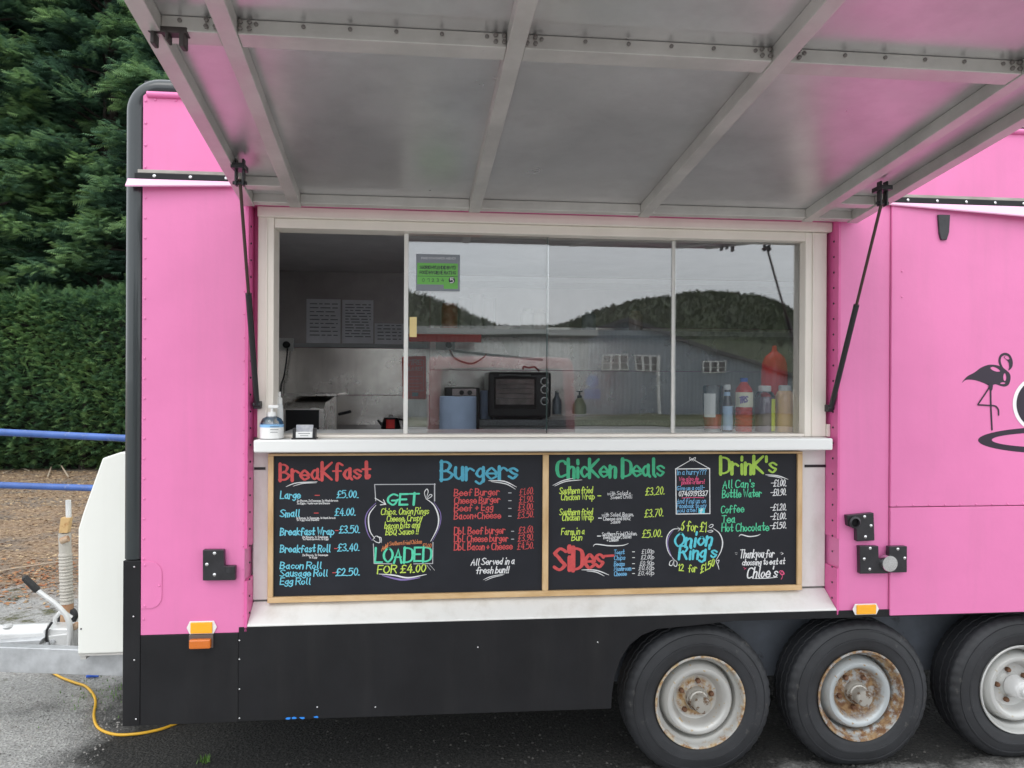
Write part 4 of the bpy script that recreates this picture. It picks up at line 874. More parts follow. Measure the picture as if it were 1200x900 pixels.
for i, u in enumerate((818, 1005, 1191)):
    q = at(u, 828, TY + .03); cx, cz = q.x, HZ
    print('wheel', i, round(cx, 3), round(q.z, 3))
    t = tyre_mesh(cx, cz, i)
    T_ = t.build('wheel', RUBBER, TR, smooth=True, label=['front wheel with whitish rim and golden rust round the nuts', 'middle wheel with heavily rusted rim and orange centre', 'rear wheel with clean silver rim'][i])
    rimp = [(.1805, .014), (.183, .006), (.1845, .001), (.182, -.002), (.177, -.001), (.173, .006), (.170, .018), (.166, .030), (.160, .034), (.157, .040), (.1555, .060), (.1545, .085), (.150, .090), (.1475, .075), (.144, .048), (.138, .026), (.129, .014), (.119, .013), (.108, .020), (.099, .036), (.092, .054), (.088, .062), (.080, .064), (.056, .064), (.050, .058), (.046, .050), (.030, .050)]
    MB().lathe([(r, h + TY) for r, h in rimp], (cx, 0, cz), 'y', 72, cap0=False).build('rim', RIMS[i], T_, smooth=True)
    hr = .030 if i < 2 else .034
    hubp = [(.047, .054), (.046, .034), (.043, .028), (.040, .030), (.038, .020), (.0335, .018), (.033, -.004), (.0335, -.006), (.033, -.022), (.029, -.028), (.006, -.029)] if i < 2 else [(.046, .046), (.042, .030), (.040, -.004), (.034, -.012), (.022, -.014), (.021, -.030), (.017, -.034), (.006, -.034)]
    MB().lathe([(r, h + TY) for r, h in hubp], (cx, 0, cz), 'y', 28).build('hub', [mat('worn_hub', (.42, .40, .36), .45, metal=.5, dirt=((.16, .10, .06), .52, 30, .06)), MATS['worn_hub'] if 'worn_hub' in MATS else None, PALEM][i] or MATS['worn_hub'], T_, smooth=True)
    for k in range(5):
        a = rad(72 * k + [10, 52, 33][i]); MB().lathe([(.0105, .066), (.0105, .052), (.0085, .047), (.002, .046)], (cx + .066 * math.cos(a), TY, cz + .066 * math.sin(a)), 'y', 6).build('wheel_nut', mat('rusty_nut', (.16, .08, .045), .7, metal=.3, noise=.3, nscale=60), T_, smooth=False, bevel=.001)
    # far side wheel of the same axle
    far = dup(T_, (0, 1.72, 0), TR, 'far side wheel of the same axle')
    MB().tube([(cx, TY + .10, cz), (cx, 1.75, cz)], .028, 12).build('axle', BLACK, TR, smooth=True)

# ------------------------------------------------------------------ drawbar
YD = .62
DB = MB()
A0 = at(150, 797, YD - .10); A1 = at(0, 786, 1.0); A1 = A1 + (A1 - A0) * .35
def beam(p, q_, h, wd, name, m=GALV, parent=TR, lab=None):
    d = (q_ - p).normalized(); sd = Vector((d.y, -d.x, 0)).normalized() * wd / 2; up = Vector((0, 0, h))
    return MB().hexa([p - sd, q_ - sd, q_ + sd, p + sd, p - sd + up, q_ - sd + up, q_ + sd + up, p + sd + up]).build(name, m, parent, bevel=.003, label=lab)
hb = at(100, 768, YD).z - at(100, 794, YD).z
P_in = Vector((X_L + .012, .55, A0.z)); q0 = at(0, 785, .65); P_out = P_in + (Vector((q0.x, .65, q0.z)) - P_in) * 1.6
DRAW = beam(P_in, P_out, .108, .05, 'drawbar_beam', lab='near galvanised beam of the A frame drawbar')
beam(Vector((P_in.x, 1.10, P_in.z - .07)), Vector((P_out.x, 1.10, P_out.z - .07)), .09, .05, 'drawbar_beam', lab='far galvanised beam of the A frame drawbar')
zbm = P_in.z + .108
# gas locker box
YX = .50
bz = at(120, 766, YX).z
pz = [at(u, v, YX) for u, v in ((91, 766), (91.5, 620), (97.5, 600), (120, 537), (141, 530))]
pz = [(q.x, q.z) for q in pz]; pz[0] = (pz[0][0], bz)
bxp = [pz[0], (X_L + .010, bz), (X_L + .010, pz[4][1]), pz[4], pz[3], pz[2], pz[1]]
LK = MB().prism(bxp, YX, 1.62).build('gas_locker', BOXW, TR, bevel=.006, label='white gas locker box on the drawbar')
MB().box(pz[0][0] + .004, X_L + .009, YX + .002, 1.61, bz - .008, bz - .0005).build('locker_tray', ALUF, LK)
for u in (93, 143): q = at(u, 770, YX); MB().box(q.x, q.x + .022, YX + .01, YX + .05, bz - .025, bz - .0085).build('locker_foot', ALUF, LK)
q = at(95, 737, YX); MB().lathe([(.004, 0), (.003, -.003)], (q.x, YX, q.z), 'y', 8).build('locker_screw', DARKM, LK)
# coupling
YC = .98
c0, c1 = at(-150, 745, YC), at(58, 741, YC)
MB().hexa([(c0.x - .22, YC - .035, c0.z - .05), (c0.x + .02, YC - .05, c0.z - .05), (c0.x + .02, YC + .05, c0.z - .05), (c0.x - .22, YC + .035, c0.z - .05), (c0.x - .20, YC - .03, c0.z + .03), (c0.x + .02, YC - .045, c0.z + .06), (c0.x + .02, YC + .045, c0.z + .06), (c0.x - .20, YC + .03, c0.z + .03)]).build('coupling_head', PALEM, TR, bevel=.012)
CP = MB().tube([c0, at(0, 743.5, YC), c1], [.045, .045, .045], 24).build('coupling_tube', PALEM, TR, smooth=True)
mb = MB(); a, b_ = at(57, 728, YC), at(90, 756, YC)
mb.prism([PZ(56, 733, YC), PZ(92, 733, YC), PZ(92, 757, YC), PZ(58, 757, YC)][::-1], YC - .05, YC + .06); mb.build('coupling_housing', PALEM, TR, bevel=.006)
MB().prism([PZ(57, 745, YC - .06), PZ(84, 742, YC - .06), PZ(80, 758, YC - .06), PZ(60, 757, YC - .06)][::-1], YC - .066, YC - .051).build('housing_plate', PALEM, TR, bevel=.003)
MB().prism([PZ(-10, 750, YC - .05), PZ(54, 746, YC - .05), PZ(50, 754, YC - .05), PZ(36, 759, YC - .05), PZ(-10, 756, YC - .05)][::-1], YC - .09, YC - .03).build('damper_cover', GALV, TR, bevel=.004)
MB().tube([at(61, 729, YC - .055), at(55, 738, YC - .06), at(54, 750, YC - .06), at(58, 757, YC - .055)], .006, 8).build('breakaway_hose', PLASTB, TR, smooth=True)
MB().tube([at(58, 757, YC - .06), at(64, 757, YC - .08), at(70, 760, YC - .08)], .0035, 6).build('brake_rod', GALV, TR, smooth=True)
for u, v in ((62, 752), (54.5, 755.5)): q = at(u, v, YC - .067); MB().lathe([(.012, .01), (.012, -.006), (.004, -.008)], (q.x, q.y, q.z), 'y', 10).build('pivot_bolt', GALV, TR, smooth=True)
q = at(6, 734.5, YC - .04); MB().lathe([(.022, 0), (.020, .010), (.006, .012)], (q.x, q.y + .02, q.z - .006), 'z', 16).build('grease_cap', PALEM, TR, smooth=True)
# handbrake
yb = YC - .09
hp = [at(*k_, yb) for k_ in ((44, 692), (52, 698), (62, 705), (70, 712), (77, 720), (81, 729), (82.5, 740), (81, 758))]
HBK = MB().tube([Vector(k_) for k_ in smooth3(hp)] if False else hp, [.011, .011, .011, .011, .012, .013, .013, .012], 12).build('handbrake_lever', PALEM, TR, smooth=True)
MB().tube([at(27.5, 675.5, yb), at(29, 677, yb), at(43, 691, yb), at(44.5, 692.5, yb)], [.008, .0155, .0165, .013], 14).build('lever_grip', mat('black_ribbed_grip', (.02, .02, .02), .6, bump=.6, bscale=300), HBK, smooth=True)
# arch bracket behind the lever + jockey wheel clamp
MB().tube([at(64, 733, YC + .02), at(65, 724, YC + .02), at(70, 718, YC + .02), at(77, 719, YC + .02), at(84, 724, YC + .02)], .010, 8).build('clamp_arch', PALEM, TR, smooth=True)
q = at(88, 734, YC - .06); MB().lathe([(.016, .02), (.016, -.01), (.006, -.013)], q, 'y', 10).build('clamp_bolt', RUSTY, TR, smooth=True)
YJ = 1.14
JW = MB().tube([at(78, 735, YJ), at(78.5, 706, YJ)], .030, 18).build('jockey_wheel_stem', mat('rusty_stem', (.36, .15, .07), .8, col2=(.5, .33, .2), nscale=12, bump=.4), TR, smooth=True, label='rusty jockey wheel stem')
jt = at(78.5, 707, YJ); jb = at(75.8, 625, YJ); pts = []; rs = []
n = 60
for i in range(n + 1):
    t = i / n; pts.append(jt.lerp(jb, t)); ph = (t * 22) % 1
    rs.append(.028 + (.0035 if (t < .72 and ph < .5) else 0))
MB().tube(pts, rs, 18).build('jockey_outer_tube', mat('old_galvanised', (.48, .45, .40), .6, metal=.3, dirt=((.33, .16, .07), .60, 16, .12)), JW, smooth=True)
MB().tube([at(71.5, 634, YJ - .03), at(80, 631, YJ - .03)], .016, 10).build('jockey_clip', RUSTY, JW, smooth=True)
MB().prism([PZ(70.5, 624, YJ), PZ(73, 606, YJ), PZ(84, 606, YJ), PZ(81, 624, YJ)][::-1], YJ - .018, YJ + .018).build('jockey_head', mat('tan_rust', (.55, .36, .16), .7, dirt=((.35, .16, .05), .55, 20, .1)), JW, bevel=.003)
MB().tube([at(80.5, 607, YJ), at(80, 586, YJ)], .013, 12).build('jockey_handle', PALEM, JW, smooth=True)
MB().tube([at(78.5, 735, YJ), Vector((at(78.5, 735, YJ).x, YJ, .36))], .022, 12).build('jockey_inner_tube', GALV, JW, smooth=True)
MB().lathe([(.02, -.02), (.045, -.018), (.05, 0), (.045, .018), (.02, .02)], (at(78.5, 735, YJ).x, YJ, .375), 'y', 24)  .build('jockey_roller', RUBBER, JW, smooth=True)
# yellow cable
cb = [gp(20, 760, .008), gp(45, 776, .008), gp(60, 787, .008), gp(72, 794, .008), gp(88, 800, .008), gp(100, 804, .008), gp(108, 812, .008), gp(112, 822, .008), gp(110, 838, .008), gp(113, 850, .008), gp(122, 857, .008), gp(138, 861, .008), gp(160, 860, .008), gp(178, 857, .008), gp(196, 852, .008), gp(230, 838, .008)]
def cat3(P, n=6):
    out = []
    for i in range(len(P) - 1):
        p0, p1, p2, p3 = P[max(i - 1, 0)], P[i], P[i + 1], P[min(i + 2, len(P) - 1)]
        for k in range(n):
            t = k / n; out.append(.5 * (2 * p1 + (p2 - p0) * t + (2 * p0 - 5 * p1 + 4 * p2 - p3) * t * t + (3 * p1 - p0 - 3 * p2 + p3) * t ** 3))
    out.append(P[-1]); return out
tag(MB().tube(cat3(cb), .0062, 10).build('power_cable', YELLOW, smooth=True), 'yellow power cable curling over the asphalt below the drawbar', 'cable')
q = gp(101, 793, .01); tag(MB().tube([q, q + Vector((.03, .01, .006)), q + Vector((.06, 0, 0))], [.006, .014, .005], 8).build('plug_scrap', mat('blue_plastic', (.03, .12, .6), .5), smooth=True), 'small scrap of blue plastic lying under the drawbar', 'litter')

# ------------------------------------------------------------------ interior shell
Z_F = .66; Z_C = at(640, 323, YB - .06).z
IN = mat('interior_lining', (.80, .78, .76), .5, noise=.05)
YI = YB - .05
CEIL = mat('interior_ceiling', (.66, .63, .64), .5, noise=.1, nscale=3)
boxp('interior_floor', mat('grey_vinyl_floor', (.45, .45, .45), .5), TR, X_L + .05, X_END - .04, RY + .035, YI - .001, Z_F, Z_F + .02, bevel=0)
for cx0_, cx1_, cy0_, cy1_ in ((X_L + .05, SKX0, RY + .035, YI - .001), (SKX1, X_END - .04, RY + .035, YI - .001), (SKX0, SKX1, RY + .035, SKY0), (SKX0, SKX1, SKY1, YI - .001)):
    boxp('ceiling_panel', CEIL, TR, cx0_, cx1_, cy0_, cy1_, Z_C, Z_C + .02, bevel=0)
for cx0_, cx1_, cy0_, cy1_ in ((SKX0 - .012, SKX0 - .001, SKY0, SKY1), (SKX1 + .001, SKX1 + .012, SKY0, SKY1), (SKX0, SKX1, SKY0 - .012, SKY0 - .001), (SKX0, SKX1, SKY1 + .001, SKY1 + .012)):
    boxp('added_rooflight_lining', PLASTW, TR, cx0_, cx1_, cy0_, cy1_, Z_C + .0205, Z_TOP - .041, bevel=0)  # sides of the added roof opening
boxp('interior_side_wall', STEEL, TR, X_L + .045, X_L + .06, RY + .035, YI - .001, Z_F + .021, Z_C - .001, bevel=0)
boxp('interior_side_wall', IN, TR, 2.6, 2.62, RY + .035, YI - .001, Z_F + .021, Z_C - .001, bevel=0)
boxp('inside_lining', IN, TR, X_L + .061, X_OL + .02, RY + .031, RY + .045, Z_F + .021, Z_C - .001, bevel=0)
boxp('inside_lining', IN, TR, X_OR + .02, 2.599, RY + .031, RY + .045, Z_F + .021, Z_C - .001, bevel=0)
zsh = at(640, 401, YI).z; zsm = at(420, 463, YI).z; zsr = at(600, 434, YI).z
xv = at(503.5, 440, YI).x
for a, b_, c, d in ((X_L + .062, xv - .001, Z_F + .022, zsm - .001), (X_L + .062, xv - .001, zsm + .001, at(400, 408, YI).z), (X_L + .062, xv - .001, at(400, 408, YI).z + .002, Z_C - .001),
                    (xv + .001, 2.598, Z_F + .022, zsr - .001), (xv + .001, 2.598, zsr + .001, zsh + .1), (xv + .001, 2.598, zsh + .102, Z_C - .001)):
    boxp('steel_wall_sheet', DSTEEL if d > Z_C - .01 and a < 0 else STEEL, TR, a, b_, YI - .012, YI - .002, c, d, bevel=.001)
boxp('wall_trunking', mat('grey_trunking', (.42, .43, .45), .4), TR, at(342, 406, YI).x, at(500, 406, YI).x, YI - .03, YI - .013, at(400, 407.5, YI).z, at(400, 403, YI).z)
# sockets
def socket(u0, v0, u1, v1, plugs, lab):
    a, b_, c, d = rc(u0, v0, u1, v1, YI - .03); o = boxp('double_socket', PLASTW, TR, a, b_, YI - .036, YI - .013, c, d, bevel=.004, label=lab)
    for u, v in plugs: q = at(u, v, YI - .05); MB().lathe([(.02, .014), (.022, -.016), (.016, -.022)], q, 'y', 16).build('plug', PLASTB, o, smooth=True)
    return o
sk = socket(321, 396, 344, 411, [(336, 404), (322, 404)], 'white double socket with black plugs')
MB().tube(cat3([at(337, 408, YI - .06), at(336, 420, YI - .055), at(333, 440, YI - .05), at(330, 450, YI - .05), at(329, 462, YI - .06)]), .005, 8).build('socket_cable', PLASTB, sk, smooth=True)
s2 = socket(511, 400, 533, 410, [(526, 404)], 'white double socket on the right sheet')
MB().tube([at(531, 411, YI - .03), at(580, 416.5, YI - .02), at(636, 421.5, YI - .02)], .008, 8).build('cable_conduit', PLASTW, TR, smooth=True)
MB().tube(cat3([at(527, 410, YI - .05), at(534, 420, YI - .05), at(552, 426, YI - .04), at(565, 420, YI - .03), at(570, 415, YI - .03)]), .005, 8).build('socket_cable', mat('red_brown_cable', (.35, .08, .05), .5), s2, smooth=True)
# shelf and red edge strip
SH = boxp('wall_shelf', mat('shelf_white', (.55, .55, .55), .4), TR, at(500, 385, 1.75).x, 2.5, 1.75, YI - .013, at(640, 392, 1.75).z, at(640, 386, 1.75).z, label='pale wall shelf inside')
boxp('red_shelf_edge', mat('red_strip', (.85, .04, .04), .4), TR, at(479, 395, 1.70).x, at(564, 395, 1.70).x, 1.70, 1.745, at(520, 400.5, 1.7).z, at(520, 391.5, 1.7).z)
SH2 = boxp('wall_shelf', MATS['shelf_white'], TR, at(538, 325, 1.75).x, 2.5, 1.75, YI - .013, at(640, 331, 1.75).z, at(640, 325, 1.75).z, label='upper pale shelf inside')
# worktops
WT = mat('speckled_worktop', (.16, .17, .18), .4, col2=(.26, .27, .28), nscale=120)
zw = at(640, 492, 1.5).z
boxp('worktop', WT, TR, at(557, 495, 1.5).x, 2.59, 1.5, YI - .013, zw - .035, zw, label='speckled grey back worktop')
boxp('base_cabinet', mat('cabinet_dark', (.35, .35, .36), .4, metal=.3), TR, at(557, 495, 1.5).x + .02, 2.58, 1.54, YI - .014, Z_F + .021, zw - .036, bevel=.001)
zw2 = at(420, 504.5, 1.45).z
boxp('griddle_top', mat('dark_griddle', (.07, .055, .055), .4, metal=.5), TR, X_L + .07, at(556, 500, 1.45).x, 1.40, YI - .013, zw2 - .05, zw2, label='dark griddle worktop by the back wall')
boxp('base_cabinet', MATS['cabinet_dark'], TR, X_L + .072, at(556, 500, 1.45).x - .01, 1.44, YI - .014, Z_F + .021, zw2 - .051, bevel=.001)
# inner serving ledge
ZL = zib - .001
boxp('inner_ledge', MATS['white_counter'], TR, xi0, xi1, .162, .42, ZL - .025, ZL, bevel=.002)
# fryer
fy = .95
a, b_, c, d = rc(332, 472, 380, 525, fy)
FRY = thing('steel_fryer', 'stainless box fryer with dark front standing inside at the left', 'fryer', ((a + b_) / 2, fy + .2, c - .2))
f0 = MB(); f0.prism_x([(fy, c - .3), (fy, d - .03), (fy + .05, d), (fy + .5, d + .03), (fy + .5, c - .3)], a, b_).build('fryer_body', STEEL, FRY, bevel=.004)
MB().box(a + .012, b_ - .025, fy - .006, fy, c - .2, d - .035).build('fryer_front', PLASTB, FRY, bevel=.002)
MB().box(a - .002, b_ + .06, fy + .02, fy + .48, d + .031, d + .045).build('fryer_lid', STEEL, FRY, bevel=.004)
MB().tube([(b_ + .06, fy + .1, d - .06), (b_ + .12, fy + .05, d - .045)], .008, 8).build('fryer_handle', PLASTB, FRY, smooth=True)
MB().box(a + .02, b_ - .02, fy + .1, fy + .45, c - .9 if c > 1.6 else Z_F + .02, c - .301).build('fryer_stand', MATS['cabinet_dark'], FRY)

def bottle(name, lab, cat, u, vt, vb, Y, prof, m, extra, grp=None, seg=24):
    """prof: (radius px, height fraction from the base)"""
    base = at(u, vb, Y); top = at(u, vt, Y); hh = top.z - base.z; ppm = 900 / (Y - CAM_Y)
    th = thing(name, lab, cat, base, grp)
    MB().lathe([(r / ppm, h * hh) for r, h in prof], base, 'z', seg).build('bottle_body', m, th, smooth=True)
    for nm, mm, pr in extra: MB().lathe([(r / ppm, h * hh) for r, h in pr], base, 'z', seg).build(nm, mm, th, smooth=True)
    return th, base, hh, ppm
def plabel(th, base, hh, ppm, r, h0, h1, m, a0=-60, a1=60, name='bottle_label'):
    mb = MB(); n = 12; vs = []
    for k in range(n + 1):
        a = rad(-90 + a0 + (a1 - a0) * k / n)
        for h in (h0, h1): vs.append((base.x + r / ppm * math.cos(a), base.y + r / ppm * math.sin(a), base.z + h * hh))
    mb.add(vs, [(2 * k, 2 * k + 2, 2 * k + 3, 2 * k + 1) for k in range(n)]); return mb.build(name, m, th, smooth=True)
SAUCER = mat('red_sauce', (.62, .05, .035), .25, coat=.5); SAUCEP = mat('purple_brown_sauce', (.34, .22, .27), .3, coat=.4); SAUCEO = mat('tan_sauce', (.96, .62, .36), .3, coat=.4)
LBW = mat('label_white', (.85, .85, .83), .5); LBB = mat('label_pale_blue', (.50, .68, .90), .5); LBC = mat('label_cream', (.90, .87, .68), .5); LBL = mat('label_lime', (.80, .90, .10), .5); BRNS = mat('dark_brown_sauce', (.05, .03, .03), .2, coat=.5)
YBt = .22
th, ba, hh, ppm = bottle('ketchup_bottle', 'upside down ketchup bottle with white lid, leftmost of the sauce bottles', 'bottle', 835, 451, 507, YBt, [(10.2, .05), (11.2, .25), (11.8, .6), (12.6, .95), (11, .99), (1, 1)], CLEAR,
    [('bottle_cap', PLASTW, [(8.3, 0), (8.6, .03), (8.3, .08), (5, .085)]), ('sauce', SAUCER, [(9.6, .09), (10.8, .25), (10.9, .38), (10.5, .385)])])
plabel(th, ba, hh, ppm, 12.3, .33, .82, LBW, -75, -5)
th, ba, hh, ppm = bottle('brown_sauce_bottle', 'slim dark glass sauce bottle with pale blue label and white cap', 'bottle', 852, 451, 506, YBt + .015, [(6, 0), (6.6, .03), (6.4, .5), (6, .62), (3.6, .78), (3, .9)], BRNS,
    [('bottle_cap', PLASTW, [(4, .895), (4.2, .9), (4, 1), (1, 1.005)]), ('neck_label', LBB, [(3.9, .74), (3.5, .85)])])
plabel(th, ba, hh, ppm, 6.8, .04, .55, LBB, -70, 70)
th, ba, hh, ppm = bottle('red_sauce_bottle', 'large ribbed red sauce bottle with cream label and blue cap', 'bottle', 871.5, 443, 507, YBt + .02, [(9.6, 0)] + [(10.2 + .5 * ((k % 2) * 2 - 1), .04 + k * .035) for k in range(13)] + [(10.3, .52), (10.4, .74), (9.5, .80), (4, .92), (4, .95)], SAUCER,
    [('bottle_cap', mat('blue_cap', (.03, .10, .45), .4), [(4.6, .93), (4.6, 1), (1, 1.003)])])
plabel(th, ba, hh, ppm, 10.9, .47, .74, LBC, -85, 85); HB = Hand(ba.y - 11.4 / ppm, th); HB.text('TRS', 867, 472, 876, 471, 6, 1.6, 'purple', nib=0)
th, ba, hh, ppm = bottle('purple_sauce_bottle', 'wide clear squeeze bottle of purple brown sauce with lime label', 'bottle', 896, 452, 507, YBt, [(11.6, 0), (12, .03), (12, .5), (11.6, .6), (12, .78), (9.5, .86), (7.2, .89)], CLEAR,
    [('bottle_cap', PLASTW, [(7.4, .87), (7.5, .99), (6.8, 1), (1, 1.002)]), ('sauce', SAUCEP, [(11.2, .01), (11.5, .5), (11.1, .6), (11.2, .72), (10, .76)])])
plabel(th, ba, hh, ppm, 12.3, .04, .72, LBL, 15, 70)
th, ba, hh, ppm = bottle('tan_sauce_bottle', 'squeeze bottle of tan orange sauce with white cap, rightmost of the sauce bottles', 'bottle', 919.5, 451.5, 507, YBt, [(10.8, 0), (11.2, .03), (11, .4), (10.2, .5), (10.8, .62), (11, .78), (9, .86), (7, .89)], SAUCEO,
    [('bottle_cap', PLASTW, [(7.3, .875), (7.4, .985), (6.8, 1), (1, 1.002)])])
# tall red pump bottle behind
bottle('large_red_bottle', 'tall red sauce bottle with pointed nozzle standing behind the others', 'bottle', 907, 405, 507, .36, [(15, 0), (15.5, .03), (15.5, .70), (14.5, .80), (11.5, .87), (6, .915), (3.4, .94), (2.4, 1)], mat('red_squeezy', (.85, .04, .035), .35), [])
# sanitiser on the counter
YSn = .03
th, ba, hh, ppm = bottle('sanitiser_bottle', 'clear pump bottle of hand sanitiser with white label on the counter', 'bottle', 318.5, 474, 514.5, YSn, [(12.4, 0), (13, .03), (13, .38), (12.4, .5), (10, .60), (5.5, .66)], CLEAR,
    [('bottle_label', LBW, [(13.2, .03), (13.2, .35)]), ('label_band', mat('band_blue', (.25, .5, .78), .5), [(13.25, .35), (13.25, .43)]), ('gel', mat('clear_gel', (.65, .70, .72), .2), [(11.8, .03), (12, .3), (11, .31)]),
     ('pump_collar', PLASTW, [(4.8, .64), (4.6, .78), (2, .79)]), ('pump_stem', PLASTW, [(1.5, .78), (1.5, .93)])])
q = at(318.5, 476.5, YSn); MB().box(q.x - .012, q.x + .026, q.y - .008, q.y + .008, q.z - .006, q.z + .006).build('pump_head', PLASTW, th, bevel=.003)
for k, v in enumerate((500, 503.5, 506.5)): HB = Hand(ba.y - 13.7 / ppm, th); HB.line([(317, v), (327 - k, v)], .5, 'ink', taper=False, name='label_print')
bottle('spray_bottle', 'slim white spray bottle standing behind the hand sanitiser', 'bottle', 327, 459, 513, .14, [(4.6, 0), (4.8, .03), (4.6, .6), (4, .7), (2.8, .76)], mat('spray_white', (.7, .72, .72), .35), [('spray_cap', PLASTW, [(3.6, .74), (3.5, .86), (1.8, .88), (1.7, 1)])])
# card holder
q0, q1, c, d = rc(343, 498, 370, 515, .0)
CHD = thing('card_holder', 'small black card holder with white cards on the counter', 'card holder', ((q0 + q1) / 2, .0, CZ1))
MB().box(q0 - .003, q1 + .003, -.010, .04, CZ1, CZ1 + .006).build('holder_base', PLASTB, CHD, bevel=.001)
MB().box(q0, q0 + .010, -.006, .03, CZ1 + .006, d - .012).build('holder_arm', PLASTB, CHD, bevel=.002); MB().box(q1 - .010, q1, -.006, .03, CZ1 + .006, d - .012).build('holder_arm', PLASTB, CHD, bevel=.002)
MB().hexa([(q0 + .011, .002, CZ1 + .007), (q1 - .011, .002, CZ1 + .007), (q1 - .011, .006, CZ1 + .007), (q0 + .011, .006, CZ1 + .007), (q0 + .011, .012, d), (q1 - .011, .012, d), (q1 - .011, .016, d), (q0 + .011, .016, d)]).build('card_stack', mat('card_grey', (.3, .31, .36), .5, col2=(.55, .55, .55), nscale=40), CHD)
MB().box(q0 + .012, q1 - .012, -.0035, -.001, CZ1 + .0065, CZ1 + .028).build('front_card', LBW, CHD)
HB = Hand(-.004, CHD); HB.line([(350, 508), (363, 508)], .5, 'ink', taper=False, name='card_print'); HB.line([(352, 510.5), (361, 510.5)], .4, 'ink', taper=False, name='card_print')
# ------------------------------------------------------------------ things by the back wall
def sheet(u0, v0, u1, v1, Y, m, name, lab, cat, rows, bend=0, hdr=False):
    a, b_, c, d = rc(u0, v0, u1, v1, Y)
    o = tag(MB().box(a, b_, Y, Y + .002, c, d).build(name, m), lab, cat)
    mb = MB(); n = rows
    for i in range(n):
        z = d - (d - c) * (.12 + .8 * i / n); x = a + (b_ - a) * .1
        while x < b_ - (b_ - a) * .12:
            l = (b_ - a) * R.uniform(.08, .3); x2 = min(x + l, b_ - (b_ - a) * .08)
            mb.box(x, x2, Y - .0008, Y - .0001, z, z + .006); x = x2 + .012
    mb.build('print_lines', GREYP, o, kind='stuff'); return o
sheet(359, 350.5, 399, 402, YI - .016, PAPER, 'paper_notice', 'left handwritten paper notice taped to the steel back wall', 'notice', 9)
sheet(401, 351.5, 437.5, 402.5, YI - .018, PAPER, 'printed_chart', 'upright printed table chart between two other notices on the back wall', 'notice', 12)
sheet(439, 379, 473, 404, YI - .020, PAPER, 'small_notice', 'short wide notice right of the printed chart on the back wall', 'notice', 5)
a, b_, c, d = rc(471, 417, 499.5, 468, YI - .03)
FB = thing('fire_blanket', 'red fire blanket pouch hanging on the back wall', 'fire blanket', ((a + b_) / 2, YI - .02, c))
mb = MB(); mb.prism([(a + .006, c + .004), (b_, c), (b_ - .002, d), (a, d - .006)], YI - .045, YI - .0135); mb.build('pouch', REDP, FB, bevel=.008)
HB = Hand(YI - .0456, FB)
CH['pinkish'] = mat('pink_print', (.6, .25, .25), .5)
HB.text('FIRE', 477, 427, 494, 427, 5, .9, 'pinkish', nib=0); HB.text('BLANKET', 477, 434, 495, 434, 4, .7, 'pinkish', nib=0)
for k in range(5): HB.line([(477, 441 + k * 4), (494 - (k % 2) * 3, 441 + k * 4)], .6, 'pinkish', taper=False, name='print_line')
HB.line([(474.5, 422), (496.5, 422), (496.5, 458), (474.5, 458), (474.5, 422)], .6, 'pinkish', sm=False, taper=False, name='print_border')
a, b_, c, d = rc(483, 460, 490, 464.5, YI - .046); MB().box(a, b_, YI - .047, YI - .0455, c, d).build('pouch_tab', GREYP, FB)
# teapot
YTp = 1.62
th = thing('teapot', 'small black and red metal teapot on the griddle top', 'teapot', at(458, 505, YTp))
ba = W[th]; ba.z = zw2; th.location.z = zw2; pm = 900 / (YTp - CAM_Y)
MB().lathe([(11 / pm, 0), (11.6 / pm, .005), (9 / pm, 11 / pm), (8 / pm, 13 / pm), (2 / pm, 14 / pm)], ba, 'z', 24).build('pot_body', PLASTB, th, smooth=True)
MB().lathe([(2.2 / pm, 13.5 / pm), (2.4 / pm, 15.5 / pm), (.5 / pm, 16.5 / pm)], ba, 'z', 12).build('lid_knob', CHROME, th, smooth=True)
plabel(th, ba, 13 / pm, pm, 11.5, .05, .85, REDP, -25, 25, 'red_band')
MB().tube([ba + Vector((-9 / pm, 0, 3 / pm)), ba + Vector((-15 / pm, 0, 10 / pm))], [.010, .006], 8).build('spout', PLASTB, th, smooth=True)
MB().tube([ba + Vector((9 / pm, 0, 11 / pm)), ba + Vector((15 / pm, 0, 10 / pm)), ba + Vector((15 / pm, 0, 2 / pm))], .008, 8).build('pot_handle', PLASTB, th, smooth=True)
# blue rolls
a = at(536.5, 508, .9); MBR = MB(); t_ = at(536.5, 464.5, .9); pm = 900 / (.9 - CAM_Y)
BR = thing('paper_roll', 'large blue paper roll standing nearest the window', 'paper roll', (a.x, .9, t_.z - .36))
MB().lathe([(21.3 / pm, t_.z - .36), (21.5 / pm, t_.z - .355), (21.5 / pm, t_.z - .003), (20.8 / pm, t_.z), (5 / pm, t_.z)], (a.x, .9, 0), 'z', 40).build('roll_paper', BLUEROLL, BR, smooth=True)
MB().lathe([(4.9 / pm, t_.z - .36), (4.9 / pm, t_.z + .001), (4 / pm, t_.z + .001)], (a.x, .9, 0), 'z', 20).build('roll_core', mat('cardboard', (.4, .28, .17), .8), BR, smooth=True)
boxp('roll_stand', MATS['cabinet_dark'], TR, a.x - .2, a.x + .35, .72, 1.08, Z_F + .021, t_.z - .3601, label='low dark cabinet under the blue roll')
a = at(569, 491, 1.62); t_ = at(569, 457.5, 1.62); pm = 900 / (1.62 - CAM_Y)
B2 = thing('paper_roll', 'narrow blue paper roll between the grill and the mini oven', 'paper roll', (a.x, 1.62, zw))
MB().lathe([(6.7 / pm, zw + .001), (6.8 / pm, zw + .004), (6.8 / pm, t_.z - .003), (6.2 / pm, t_.z), (1.6 / pm, t_.z)], (a.x, 1.62, 0), 'z', 28).build('roll_paper', BLUEROLL, B2, smooth=True)
